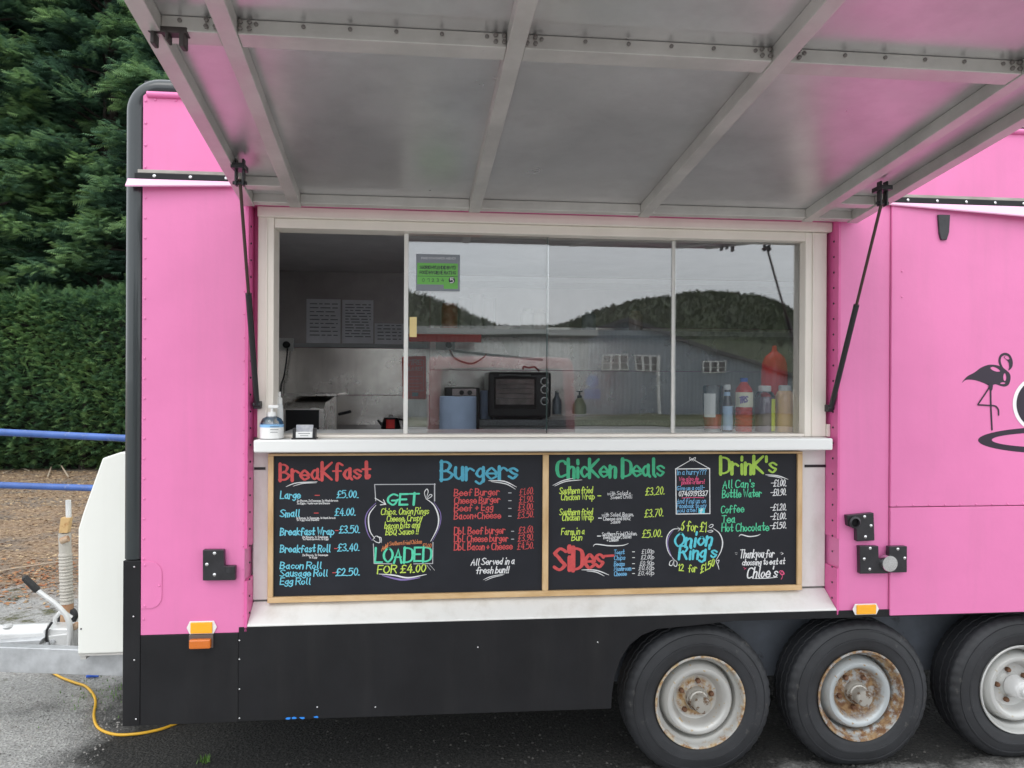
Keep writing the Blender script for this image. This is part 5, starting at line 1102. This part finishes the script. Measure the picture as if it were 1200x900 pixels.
MB().lathe([(1.5 / pm, zw + .01), (1.5 / pm, t_.z + .001), (1 / pm, t_.z + .001)], (a.x, 1.62, 0), 'z', 14).build('roll_core', MATS['cardboard'], B2, smooth=True)
# small grill
Yg = 1.45
a, b_, c, d = rc(521, 454, 562, 491, Yg)
GR = thing('table_grill', 'small black grill with two knobs behind the large blue roll', 'grill', ((a + b_) / 2, Yg + .15, zw2))
MB().box(a, b_, Yg, Yg + .32, zw2, d).build('grill_body', PLASTB, GR, bevel=.006)
a2, b2, c2, d2 = rc(530, 455.5, 558, 463.5, Yg); MB().box(a2, b2, Yg - .004, Yg, c2, d2).build('control_plate', mat('plate_pinkish', (.5, .42, .42), .4, metal=.5), GR)
for u in (541, 550.5): q = at(u, 460, Yg - .01); MB().lathe([(.014, .008), (.013, -.012), (.009, -.014)], q, 'y', 14).build('control_knob', PLASTB, GR, smooth=True)
# mini oven
Yo = 1.52
a, b_, c, d = rc(572.5, 436, 646, 491, Yo)
OV = thing('mini_oven', 'black countertop mini oven with glass door and three silver ringed knobs', 'oven', ((a + b_) / 2, Yo + .18, zw))
MB().box(a, b_, Yo, Yo + .36, zw + .012, d).build('oven_body', PLASTB, OV, bevel=.014)
a2, b2, c2, d2 = rc(579, 442, 628, 479, Yo); MB().box(a2, b2, Yo - .012, Yo - .001, c2, d2).build('oven_door', mat('oven_door_black', (.012, .012, .014), .15), OV, bevel=.004)
a3, b3, c3, d3 = rc(581, 444.5, 626, 474, Yo - .012); MB().box(a3, b3, Yo - .014, Yo - .0125, c3, d3).build('door_glass', mat('oven_glass', (.40, .36, .35), .12, metal=.6, noise=.4, nscale=12), OV)
mb = MB()
for v in (450, 455, 461, 467): q0 = at(582, v, Yo - .015); q1 = at(625, v, Yo - .015); mb.tube([q0, q1], .0018, 6)
mb.build('oven_racks', CHROME, OV, kind='stuff')
MB().tube([at(585, 439.5, Yo - .03), at(622, 439.8, Yo - .03)], .006, 10).build('door_handle', mat('dark_chrome', (.2, .2, .2), .3, metal=1), OV, smooth=True)
for v in (447, 456.5, 470): q = at(638, v, Yo - .004); kb = MB().lathe([(.019, .002), (.018, -.014), (.012, -.016)], q, 'y', 18).build('control_knob', PLASTB, OV, smooth=True); MB().lathe([(.024, .003), (.024, -.004), (.020, -.004), (.020, -.001)], q, 'y', 22).build('knob_ring', CHROME, kb, smooth=True)
for x in (a + .03, b_ - .05): MB().box(x, x + .02, Yo + .02, Yo + .05, zw, zw + .0125).build('oven_foot', PLASTB, OV)
tag(MB().tube(cat3([at(613, 433, Yo + .1), at(614, 429.5, Yo + .1), at(620, 431, Yo + .1), at(626, 430, Yo + .1), at(632, 435, Yo + .1)]), .006, 8).build('tongs', mat('dark_red_plastic', (.16, .02, .02), .4), smooth=True), 'dark red tongs lying on top of the mini oven', 'tongs')
bottle('clear_bottle', 'small clear bottle with pale label right of the mini oven', 'bottle', 652.5, 458, 485.5, 1.6, [(5.4, 0), (5.6, .1), (5.4, .6), (2.5, .78), (2.4, .95)], mat('blue_grey_bottle', (.22, .26, .30), .3), [('bottle_cap', PLASTW, [(2.6, .93), (2.6, 1.0), (1, 1)])])
bottle('soap_pump', 'squat bottle of yellow green soap with black pump', 'bottle', 679, 458, 485, 1.6, [(8, 0), (8.4, .1), (8.2, .35), (5, .6), (2.6, .7)], mat('soap_green', (.30, .30, .14), .3), [('pump_top', PLASTB, [(2.8, .68), (2.8, .8), (1, .82), (1, .95), (4, .96), (4, 1)])])
# raise those two to the worktop
# shelf goods
CUPM = mat('cup_white', (.60, .60, .60), .4)
zc = W[SH].z + (at(640, 386, 1.75).z - at(640, 392, 1.75).z) / 2
for k, (u, n_) in enumerate(((545, 3), (559, 4), (573, 3))):
    q = at(u, 380, 1.85); mb = MB(); z = zc
    for j in range(4 + n_): mb.lathe([(.030, z + j * .022), (.040, z + .06 + j * .022), (.042, z + .062 + j * .022)], (q.x, 1.85, 0), 'z', 18)
    tag(mb.build('cup_stack', CUPM, smooth=True), ['shortest stack of white paper cups at the left of the shelf', 'tallest stack of white paper cups on the shelf', 'stack of white paper cups right of the tallest one'][k], 'cups')
q = at(546, 380, 1.82); tag(MB().lathe([(.05, zc), (.05, zc + .13), (.044, zc + .15), (.044, zc + .16)], (q.x - .1, 1.84, 0), 'z', 22).build('tin', mat('orange_tin', (.45, .10, .04), .4)), 'round orange brown tin on the inside shelf', 'tin')
for k, u in enumerate((618, 632, 690, 745)):
    q = at(u, 380, 1.85); tag(MB().lathe([(.042, zc), (.045, zc + .005), (.045, zc + .10), (.03, zc + .115), (.03, zc + .13)], (q.x, 1.85, 0), 'z', 20).build('tub', mat('tub%d' % k, ((.5, .5, .45), (.42, .36, .3), (.3, .33, .4), (.5, .4, .35))[k], .4)), ['pale cream tub on the inside shelf, leftmost of the tubs', 'tan tub next to the cream one on the inside shelf', 'bluish tub alone on the inside shelf', 'pinkish beige tub at the right of the inside shelf'][k], 'tub')

# ------------------------------------------------------------------ barrier behind the trailer
YR = 3.1
r1a, r1b = at(-40, 504.5, YR), at(145, 513.5, YR)
zr1 = (r1a.z + r1b.z) / 2
BRL = thing('safety_barrier', 'blue tubular barrier with two rails between trailer and hedge', 'barrier', (-3.5, YR, 0))
dirv = (r1b - r1a).normalized()
A_, B_ = r1b - dirv * 3.2, r1b + dirv * 2.2
A_.z = r1b.z + .02 * 0 + (r1a.z - r1b.z) * 1.6 * 0 + 0.0
s_r = (r1a.z - r1b.z) / (r1a.x - r1b.x)
A_ = Vector((r1b.x - 3.2, YR, r1b.z - 3.2 * s_r)); B_ = Vector((r1b.x + 2.2, YR, r1b.z + 2.2 * s_r))
MB().tube([A_, B_], .026, 20).build('rail', BLUEP, BRL, smooth=True)
l0, l1 = at(0, 568.5, YR), at(108, 572, YR); s2_ = (l1.z - l0.z) / (l1.x - l0.x)
MB().tube([Vector((A_.x, YR, l1.z + (A_.x - l1.x) * s2_)), Vector((B_.x, YR, l1.z + (B_.x - l1.x) * s2_))], .024, 20).build('rail', BLUEP, BRL, smooth=True)
for x in (A_.x, (A_.x + B_.x) / 2 + .8, B_.x):
    MB().tube([(x, YR, 0), (x, YR, r1b.z + (x - r1b.x) * s_r + .03)], .026, 16).build('post', BLUEP, BRL, smooth=True)

# ------------------------------------------------------------------ foliage
def leafmat(name, c0, c1, c2):
    m = bpy.data.materials.new(name); m.use_nodes = True; n = m.node_tree; b = n.nodes['Principled BSDF']; lk = n.links.new
    tcn = n.nodes.new('ShaderNodeTexCoord'); t = n.nodes.new('ShaderNodeTexNoise'); t.inputs['Scale'].default_value = 2.2; t.inputs['Detail'].default_value = 5; lk(tcn.outputs['Object'], t.inputs['Vector'])
    at_ = n.nodes.new('ShaderNodeAttribute'); at_.attribute_name = 'tint'
    ad = n.nodes.new('ShaderNodeMath'); ad.operation = 'ADD'; lk(at_.outputs['Fac'], ad.inputs[0]); sb = n.nodes.new('ShaderNodeMath'); sb.operation = 'MULTIPLY_ADD'; lk(t.outputs[0], sb.inputs[0]); sb.inputs[1].default_value = .8; sb.inputs[2].default_value = -.4; lk(sb.outputs[0], ad.inputs[1])
    r = n.nodes.new('ShaderNodeValToRGB'); e = r.color_ramp.elements; e[0].color = (*c0, 1); e[1].color = (*c2, 1); e.new(.5).color = (*c1, 1); lk(ad.outputs[0], r.inputs[0]); lk(r.outputs[0], b.inputs['Base Color'])
    b.inputs['Roughness'].default_value = .6; b.inputs['Specular IOR Level'].default_value = .3
    tl = n.nodes.new('ShaderNodeBsdfTranslucent'); lk(r.outputs[0], tl.inputs[0]); xm_ = n.nodes.new('ShaderNodeMixShader'); xm_.inputs[0].default_value = .4
    lk(b.outputs[0], xm_.inputs[1]); lk(tl.outputs[0], xm_.inputs[2]); lk(xm_.outputs[0], n.nodes['Material Output'].inputs[0])
    return m
HEDGEM = leafmat('hedge_foliage', (.040, .085, .052), (.10, .215, .095), (.25, .40, .15)); TREEM = leafmat('cypress_foliage', (.050, .098, .080), (.10, .20, .12), (.30, .47, .18))
BARK = mat('bark', (.045, .036, .03), .9, noise=.3, nscale=12, bump=.6, bscale=40)
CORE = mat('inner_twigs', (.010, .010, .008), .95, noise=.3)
rng = np.random.default_rng(3)
# one feathery spray: a spine with side fingers, each a thin triangle
def spray_template():
    tri = []
    tri.append(((-.03, 0, 0), (.03, 0, 0), (0, 1, -.12)))
    for i, s in enumerate(np.linspace(.12, .82, 6)):
        l = .46 * (1 - s * .55)
        for sg in (-1, 1): tri.append(((0, s - .05, -.01), (0, s + .05, -.01), (sg * l * .8, s + l * .62, -.07 - .1 * R.random())))
    return np.array(tri)
TPL = spray_template()
def foliage(name, m, pos, dirs_, sizes, tint, parent=None, kind=None):
    n = len(pos); d = dirs_ / np.linalg.norm(dirs_, axis=1, keepdims=True)
    ref = np.tile([0., 0., 1.], (n, 1)) + rng.normal(0, .35, (n, 3)); sd = np.cross(d, ref); sd /= np.linalg.norm(sd, axis=1, keepdims=True); up = np.cross(sd, d)
    P = TPL.reshape(-1, 3); V = pos[:, None, :] + sizes[:, None, None] * (P[None, :, 0, None] * sd[:, None, :] + P[None, :, 1, None] * d[:, None, :] + P[None, :, 2, None] * up[:, None, :])
    V = V.reshape(-1, 3); c = (V.min(0) + V.max(0)) / 2; V = V - c; nt_ = len(V) // 3
    me = bpy.data.meshes.new(name); me.vertices.add(len(V)); me.vertices.foreach_set('co', V.ravel()); me.loops.add(nt_ * 3); me.loops.foreach_set('vertex_index', np.arange(nt_ * 3)); me.polygons.add(nt_)
    me.polygons.foreach_set('loop_start', np.arange(0, nt_ * 3, 3)); me.polygons.foreach_set('loop_total', np.full(nt_, 3)); me.update(calc_edges=True); me.materials.append(m)
    at_ = me.attributes.new('tint', 'FLOAT', 'POINT'); at_.data.foreach_set('value', np.repeat(tint, len(P)).astype(np.float32))
    o = bpy.data.objects.new(name, me); COL.objects.link(o); W[o] = Vector(c); o.location = c
    if parent: o.parent = parent; o.location = Vector(c) - W[parent]
    return o
# clipped hedge
HY = 10.6; HX0, HX1 = -12, 3.5; HH = 3.05
HG = thing('conifer_hedge', 'dense clipped dark green conifer hedge behind the trailer', 'hedge', ((HX0 + HX1) / 2, HY + .6, 0))
def hz_top(x): return HH + .22 * np.sin(x * 1.1) + .12 * np.sin(x * 2.7 + 1)
n = 34000
x = rng.uniform(HX0, HX1, n); 
keep = (x < -2.5) | (rng.random(n) < .35); x = x[keep]; n = len(x)
h = rng.random(n) ** .9 * hz_top(x)
bulge = .22 * np.sin(x * 2.1 + h * 1.3) + .16 * np.sin(h * 3.4 + x * .8) + .10 * np.sin(x * 5 + h * 4)
y = HY + .35 - .35 * np.sin(np.clip(h / hz_top(x), 0, 1) * np.pi * .9) + bulge * .5 + rng.uniform(0, .16, n) + np.where(h < .35, .35 - h, 0) * .8
pos = np.stack([x, y, h + .04], 1)
dr = np.stack([rng.normal(0, .5, n), -1 + rng.normal(0, .2, n), .15 + rng.normal(0, .45, n)], 1)
foliage('hedge_foliage', HEDGEM, pos, dr, rng.uniform(.11, .22, n), rng.uniform(.1, .95, n) + bulge * .6, HG)
n = 3500; x = rng.uniform(HX0, HX1, n); pos = np.stack([x, rng.uniform(HY + .2, HY + 1.5, n), hz_top(x) + rng.uniform(-.1, .15, n)], 1)
foliage('hedge_top', HEDGEM, pos, np.stack([rng.normal(0, .6, n), rng.normal(-.3, .5, n), rng.uniform(.2, 1, n)], 1), rng.uniform(.12, .25, n), rng.uniform(.2, .8, n), HG)
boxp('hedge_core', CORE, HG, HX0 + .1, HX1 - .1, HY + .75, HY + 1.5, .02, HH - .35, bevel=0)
mb = MB()
for xx in np.arange(HX0 + .3, HX1, .8): mb.tube([(xx, HY + .75, 0), (xx + .05, HY + .8, 1.2)], .06, 8)
mb.build('hedge_stems', BARK, HG, kind='stuff')
# cypress trees behind
def cypress(x0, y0, ht, rad_, lab, seed, z_start=2.5):
    r2 = np.random.default_rng(seed)
    t = thing('cypress_tree', lab, 'tree', (x0, y0, 0), 'cypress trees behind the hedge')
    MB().tube([(x0, y0, 0), (x0 + .1, y0, ht * .5), (x0, y0, ht * .97)], [.24, .15, .03], 12).build('trunk', BARK, t, smooth=True)
    P, D, S_, Tt = [], [], [], []; lm = MB()
    nb = 230
    for i in range(nb):
        f = (i + r2.random()) / nb; z = z_start + f * (ht - z_start - .3); a = r2.uniform(0, 2 * math.pi)
        if math.sin(a) > .55 and r2.random() < .7: a = -a
        L_ = rad_ * (1.0 - f ** 1.6 * .82) * r2.uniform(.7, 1.15); dx, dy = math.cos(a), math.sin(a)
        rise = r2.uniform(.15, .5)
        if i % 2 == 0: lm.tube([(x0, y0, z), (x0 + dx * L_ * .5, y0 + dy * L_ * .5, z + rise * L_ * .35), (x0 + dx * L_ * .85, y0 + dy * L_ * .85, z + rise * L_ * .3)], [.035, .02, .008], 5)
        m_ = 95; s = r2.uniform(.35, 1, m_) ** .7; wv = r2.normal(0, .20, m_) * L_ * (1.15 - s) + r2.normal(0, .10, m_)
        px = x0 + dx * L_ * s - dy * wv; py = y0 + dy * L_ * s + dx * wv; pz_ = z + rise * L_ * (s - s ** 2 * .75) - np.abs(wv) * .35 + r2.normal(0, .05, m_)
        P.append(np.stack([px, py, pz_], 1)); sp = np.sign(wv) * r2.uniform(.1, .8, m_)
        D.append(np.stack([dx - dy * sp, dy + dx * sp, r2.uniform(-.45, .35, m_)], 1)); S_.append(r2.uniform(.15, .30, m_)); tb = r2.uniform(-.1, .25)
        Tt.append(.15 + tb + .55 * np.clip((s - .6) / .4, 0, 1) + r2.uniform(-.1, .1, m_))
    lm.build('limbs', BARK, t, kind='stuff', smooth=True)
    foliage('crown', TREEM, np.concatenate(P), np.concatenate(D), np.concatenate(S_), np.concatenate(Tt), t)
for i, (x, y, h_, r_, lab) in enumerate(((-8.7, 12.2, 13, 2.2, 'tall dark cypress at the far left edge behind the hedge'), (-6.5, 12.6, 14, 2.2, 'tall dark cypress above the blue rails behind the hedge'), (-4.6, 12.0, 12.5, 2.1, 'cypress with bright green tips just left of the trailer roof'),
        (-2.4, 12.8, 13.5, 2.3, 'tall dark cypress seen over the trailer roof under the hatch edge'))):
    cypress(x, y + .7, h_, r_, lab, 10 + i)
# trees farther back so no sky shows through the crowns
n = 60000; x = rng.uniform(-17, 2, n); z = rng.uniform(1.5, 16, n); y = 15.2 + rng.uniform(0, .8, n) + .6 * np.sin(x * 1.3) + .5 * np.sin(z * 1.1 + x)
foliage('far_wood', TREEM, np.stack([x, y, z], 1), np.stack([rng.normal(0, .6, n), -np.ones(n), rng.normal(0, .5, n)], 1), rng.uniform(.6, 1.1, n), rng.uniform(.1, .5, n))
o = bpy.data.objects['far_wood']; o['kind'] = 'stuff'; tag(o, 'dark mass of conifers far behind the hedge', 'wood')

# ------------------------------------------------------------------ world behind the camera (seen in the window glass)
YG = .110
def mir(u, v, dist):     # a point behind the camera that shows in the glass at u,v
    q = at(u, v, YG + dist); return Vector((q.x, YG - dist, q.z))
# wooded hill
HM = leafmat('hill_wood', (.022, .034, .018), (.048, .066, .03), (.10, .125, .05))
crest = [(150, 355), (300, 338), (420, 326), (480, 341), (520, 353), (560, 369), (600, 381), (640, 378), (670, 371), (700, 362), (745, 352), (790, 346), (815, 342), (845, 341), (880, 345), (905, 351), (925, 360), (945, 378), (1000, 396), (1200, 405), (1500, 410)]
mb = MB(); D0 = 280
cx = np.array([c[0] for c in crest]); cv = np.array([c[1] for c in crest]); us = np.linspace(150, 1500, 400); nr = 14
for i, u in enumerate(us):
    v = np.interp(u, cx, cv) + R.uniform(-.6, .6) + .5 * math.sin(u * .21) + .4 * math.sin(u * .53)
    top = mir(u, v, D0)
    for j in range(nr + 1):
        t = j / nr; k = Vector((top.x, top.y, 0)); far = 1 - .38 * (1 - t)
        mb.v.append((top.x * far, YG - D0 * far, (top.z - 2.0) * math.sin(t * math.pi / 2) + (R.uniform(-.4, .4) if 0 < j < nr else 0)))
    mb.v.append((top.x * 1.2, YG - D0 * 1.25, 0))
c_ = nr + 2
for i in range(len(us) - 1):
    for j in range(nr + 1): mb.f.append((i * c_ + j, (i + 1) * c_ + j, (i + 1) * c_ + j + 1, i * c_ + j + 1))
mb.build('wooded_hill', mat('hill_trees', (.03, .045, .02), .9, col2=(.07, .09, .04), nscale=.25, bump=1, bscale=.8), kind='structure')
hv = np.array(mb.v).reshape(len(us), c_, 3); n = 30000
ii = rng.uniform(20, len(us) - 2, n); jj = rng.uniform(4, nr, n) ; i0 = ii.astype(int); j0 = jj.astype(int); fi = (ii - i0)[:, None]; fj = (jj - j0)[:, None]
hp_ = hv[i0, j0] * (1 - fi) * (1 - fj) + hv[i0 + 1, j0] * fi * (1 - fj) + hv[i0, j0 + 1] * (1 - fi) * fj + hv[i0 + 1, j0 + 1] * fi * fj
hp_[:, 2] -= 1.6
foliage('hill_wood', HM, hp_, np.stack([rng.normal(0, .5, n), .5 + rng.normal(0, .3, n), .7 + rng.normal(0, .3, n)], 1), rng.uniform(1.6, 3.4, n), rng.uniform(0, 1, n))
o = bpy.data.objects['hill_wood']; o['kind'] = 'stuff'; tag(o, 'woodland covering the hill reflected in the window glass', 'wood')
# grass verge in front of the sheds
mb = MB(); q = mir(640, 488, 30); mb.box(-30, 40, YG - 36, YG - 24, -.05, .03)
mb.build('grass_verge', mat('verge_grass', (.08, .11, .04), .9, col2=(.16, .15, .08), nscale=1.5), kind='structure')
def corrug(name, x0, x1, y, zlo, ztop, m, parent, pitch=.2):
    mb = MB(); xs_ = np.arange(x0, x1, pitch / 2)
    pts = []
    for i, x in enumerate(xs_): pts.append((x, y + (.03 if i % 2 else 0)))
    for x, yy in pts: mb.v += [(x, yy, zlo), (x, yy, ztop(x))]
    mb.f = [(2 * i, 2 * i + 2, 2 * i + 3, 2 * i + 1) for i in range(len(pts) - 1)]
    return mb.build(name, m, parent)
SHEDM = mat('blue_grey_cladding', (.21, .255, .30), .5, noise=.08, nscale=.5); SHED2 = mat('pale_cladding', (.13, .15, .155), .5, noise=.08, nscale=.5); ROOFM = mat('pale_roof', (.42, .43, .42), .6)
DS = 34
pk = mir(735, 377, DS); er = mir(930, 442, DS); el = mir(560, 420, DS); base = mir(735, 488, DS)
SD = thing('gabled_shed', 'blue grey corrugated shed with a shallow gable reflected in the window', 'shed', (pk.x, YG - DS - 6, 0))
def ztop(x): return pk.z + (er.z - pk.z) * (x - pk.x) / (er.x - pk.x) if x > pk.x else pk.z + (el.z - pk.z) * (pk.x - x) / (pk.x - el.x)
corrug('gable_wall', mir(640, 450, DS).x, er.x, YG - DS, 0, ztop, SHEDM, SD)
for s_, e_ in ((1, er), (-1, el)):
    MB().hexa([(pk.x, YG - DS + .3, pk.z), (e_.x + s_ * .3, YG - DS + .3, e_.z - .08), (e_.x + s_ * .3, YG - DS - 14, e_.z - .08), (pk.x, YG - DS - 14, pk.z), (pk.x, YG - DS + .3, pk.z + .18), (e_.x + s_ * .3, YG - DS + .3, e_.z + .1), (e_.x + s_ * .3, YG - DS - 14, e_.z + .1), (pk.x, YG - DS - 14, pk.z + .18)]).build('shed_roof', mat('dark_roof_edge', (.07, .07, .075), .6), SD)
def shedwin(u0, v0, u1, v1, nn, D_, parent):
    a, b_ = mir(u0, v1, D_), mir(u1, v0, D_)
    f_ = MB().box(a.x, b_.x, YG - D_ + .02, YG - D_ + .10, a.z, b_.z).build('shed_window', PLASTW, parent)
    wdt = (b_.x - a.x) / nn
    for k in range(nn):
        for (zz0, zz1) in ((a.z + .06, a.z + (b_.z - a.z) * .42), (a.z + (b_.z - a.z) * .48, b_.z - .06)):
            MB().box(a.x + k * wdt + .06, a.x + (k + 1) * wdt - .06, YG - D_ + .101, YG - D_ + .12, zz0, zz1).build('pane', mat('dark_pane', (.03, .035, .04), .2), f_)
shedwin(706, 414, 737, 434, 3, DS, SD); shedwin(745, 414, 771, 434, 3, DS, SD); shedwin(822, 421, 851, 436, 3, DS, SD)
MB().tube([mir(772.5, 414, DS - .4), mir(772.5, 492, DS - .4)], .09, 8).build('drain_pipe', PLASTW, SD, smooth=True)
# lower pale building to the left
a, b_ = mir(440, 488, DS - 3), mir(698, 392, DS - 3)
LB = thing('low_shed', 'long low pale shed reflected left of the gabled one', 'shed', (a.x, YG - DS + 3 - 5, 0))
corrug('shed_wall', a.x - 8, b_.x - .3, YG - DS + 3, 0, lambda x: b_.z, SHED2, LB)
MB().box(a.x - 8.4, b_.x, YG - DS - .5, YG - DS + 3.5, b_.z + .002, b_.z + .35).build('roof_fascia', ROOFM, LB)
MB().box(a.x - 8, b_.x - .3, YG - DS - .4, YG - DS + 2.9, 0, b_.z).build('shed_body', SHED2, LB)
q = mir(696, 447, DS - 3.2); MB().lathe([(.30, 0), (.30, .03), (.1, .031)], q, 'y', 24).build('round_sign', mat('sign_blue', (.01, .09, .32), .5), LB, label='round blue sign')
a, b_ = mir(686, 468, DS - 3.2), mir(706, 456, DS - 3.2); MB().box(a.x, b_.x, a.y, a.y + .03, a.z, b_.z).build('sign_panel', MATS['sign_blue'], LB)
# red van facing the hatch
DV = 7.0
a, b_ = mir(500, 560, DV), mir(668, 418, DV); xm = (a.x + b_.x) / 2; hw = (b_.x - a.x) / 2; zt_ = b_.z; yv = YG - DV
VN = thing('red_van', 'red van parked facing the hatch, seen only as a reflection in the glass', 'van', (xm, yv - 2, 0))
prf = [(yv + .5, .35), (yv + .52, .85), (yv + .50, .95), (yv + .34, zt_ - .14), (yv + .2, zt_), (yv - 4, zt_), (yv - 4.1, .35)]
mb = MB(); mb.prism_x(prf, xm - hw, xm + hw); mb.build('van_body', REDVAN, VN, bevel=.08)
gl = MB(); gl.hexa([(xm - hw + .14, yv + .515, .98), (xm + hw - .14, yv + .515, .98), (xm + hw - .14, yv + .3, .98), (xm - hw + .14, yv + .3, .98), (xm - hw + .18, yv + .40, zt_ - .16), (xm + hw - .18, yv + .40, zt_ - .16), (xm + hw - .18, yv + .2, zt_ - .16), (xm - hw + .18, yv + .2, zt_ - .16)])
gl.build('windscreen', mat('van_glass', (.012, .009, .009), .5, spec=.15), VN)
for s_ in (-1, 1):
    MB().box(xm + s_ * (hw - .32), xm + s_ * (hw - .08), yv + .50, yv + .56, .72, .88).build('headlight', CHROME, VN, bevel=.02)
    for yy in (yv - .3, yv - 3.2): MB().lathe([(.2, -.08), (.31, -.09), (.33, 0), (.31, .09), (.2, .09)], (xm + s_ * (hw - .1), yy, .33), 'x', 28).build('wheel', RUBBER, VN, smooth=True)
MB().box(xm - hw + .05, xm + hw - .05, yv + .52, yv + .60, .38, .56).build('bumper', PLASTB, VN, bevel=.03)
print('OBJECTS', len(bpy.data.objects), 'TRIS', sum(len(o.data.polygons) for o in bpy.data.objects if o.type == 'MESH'))
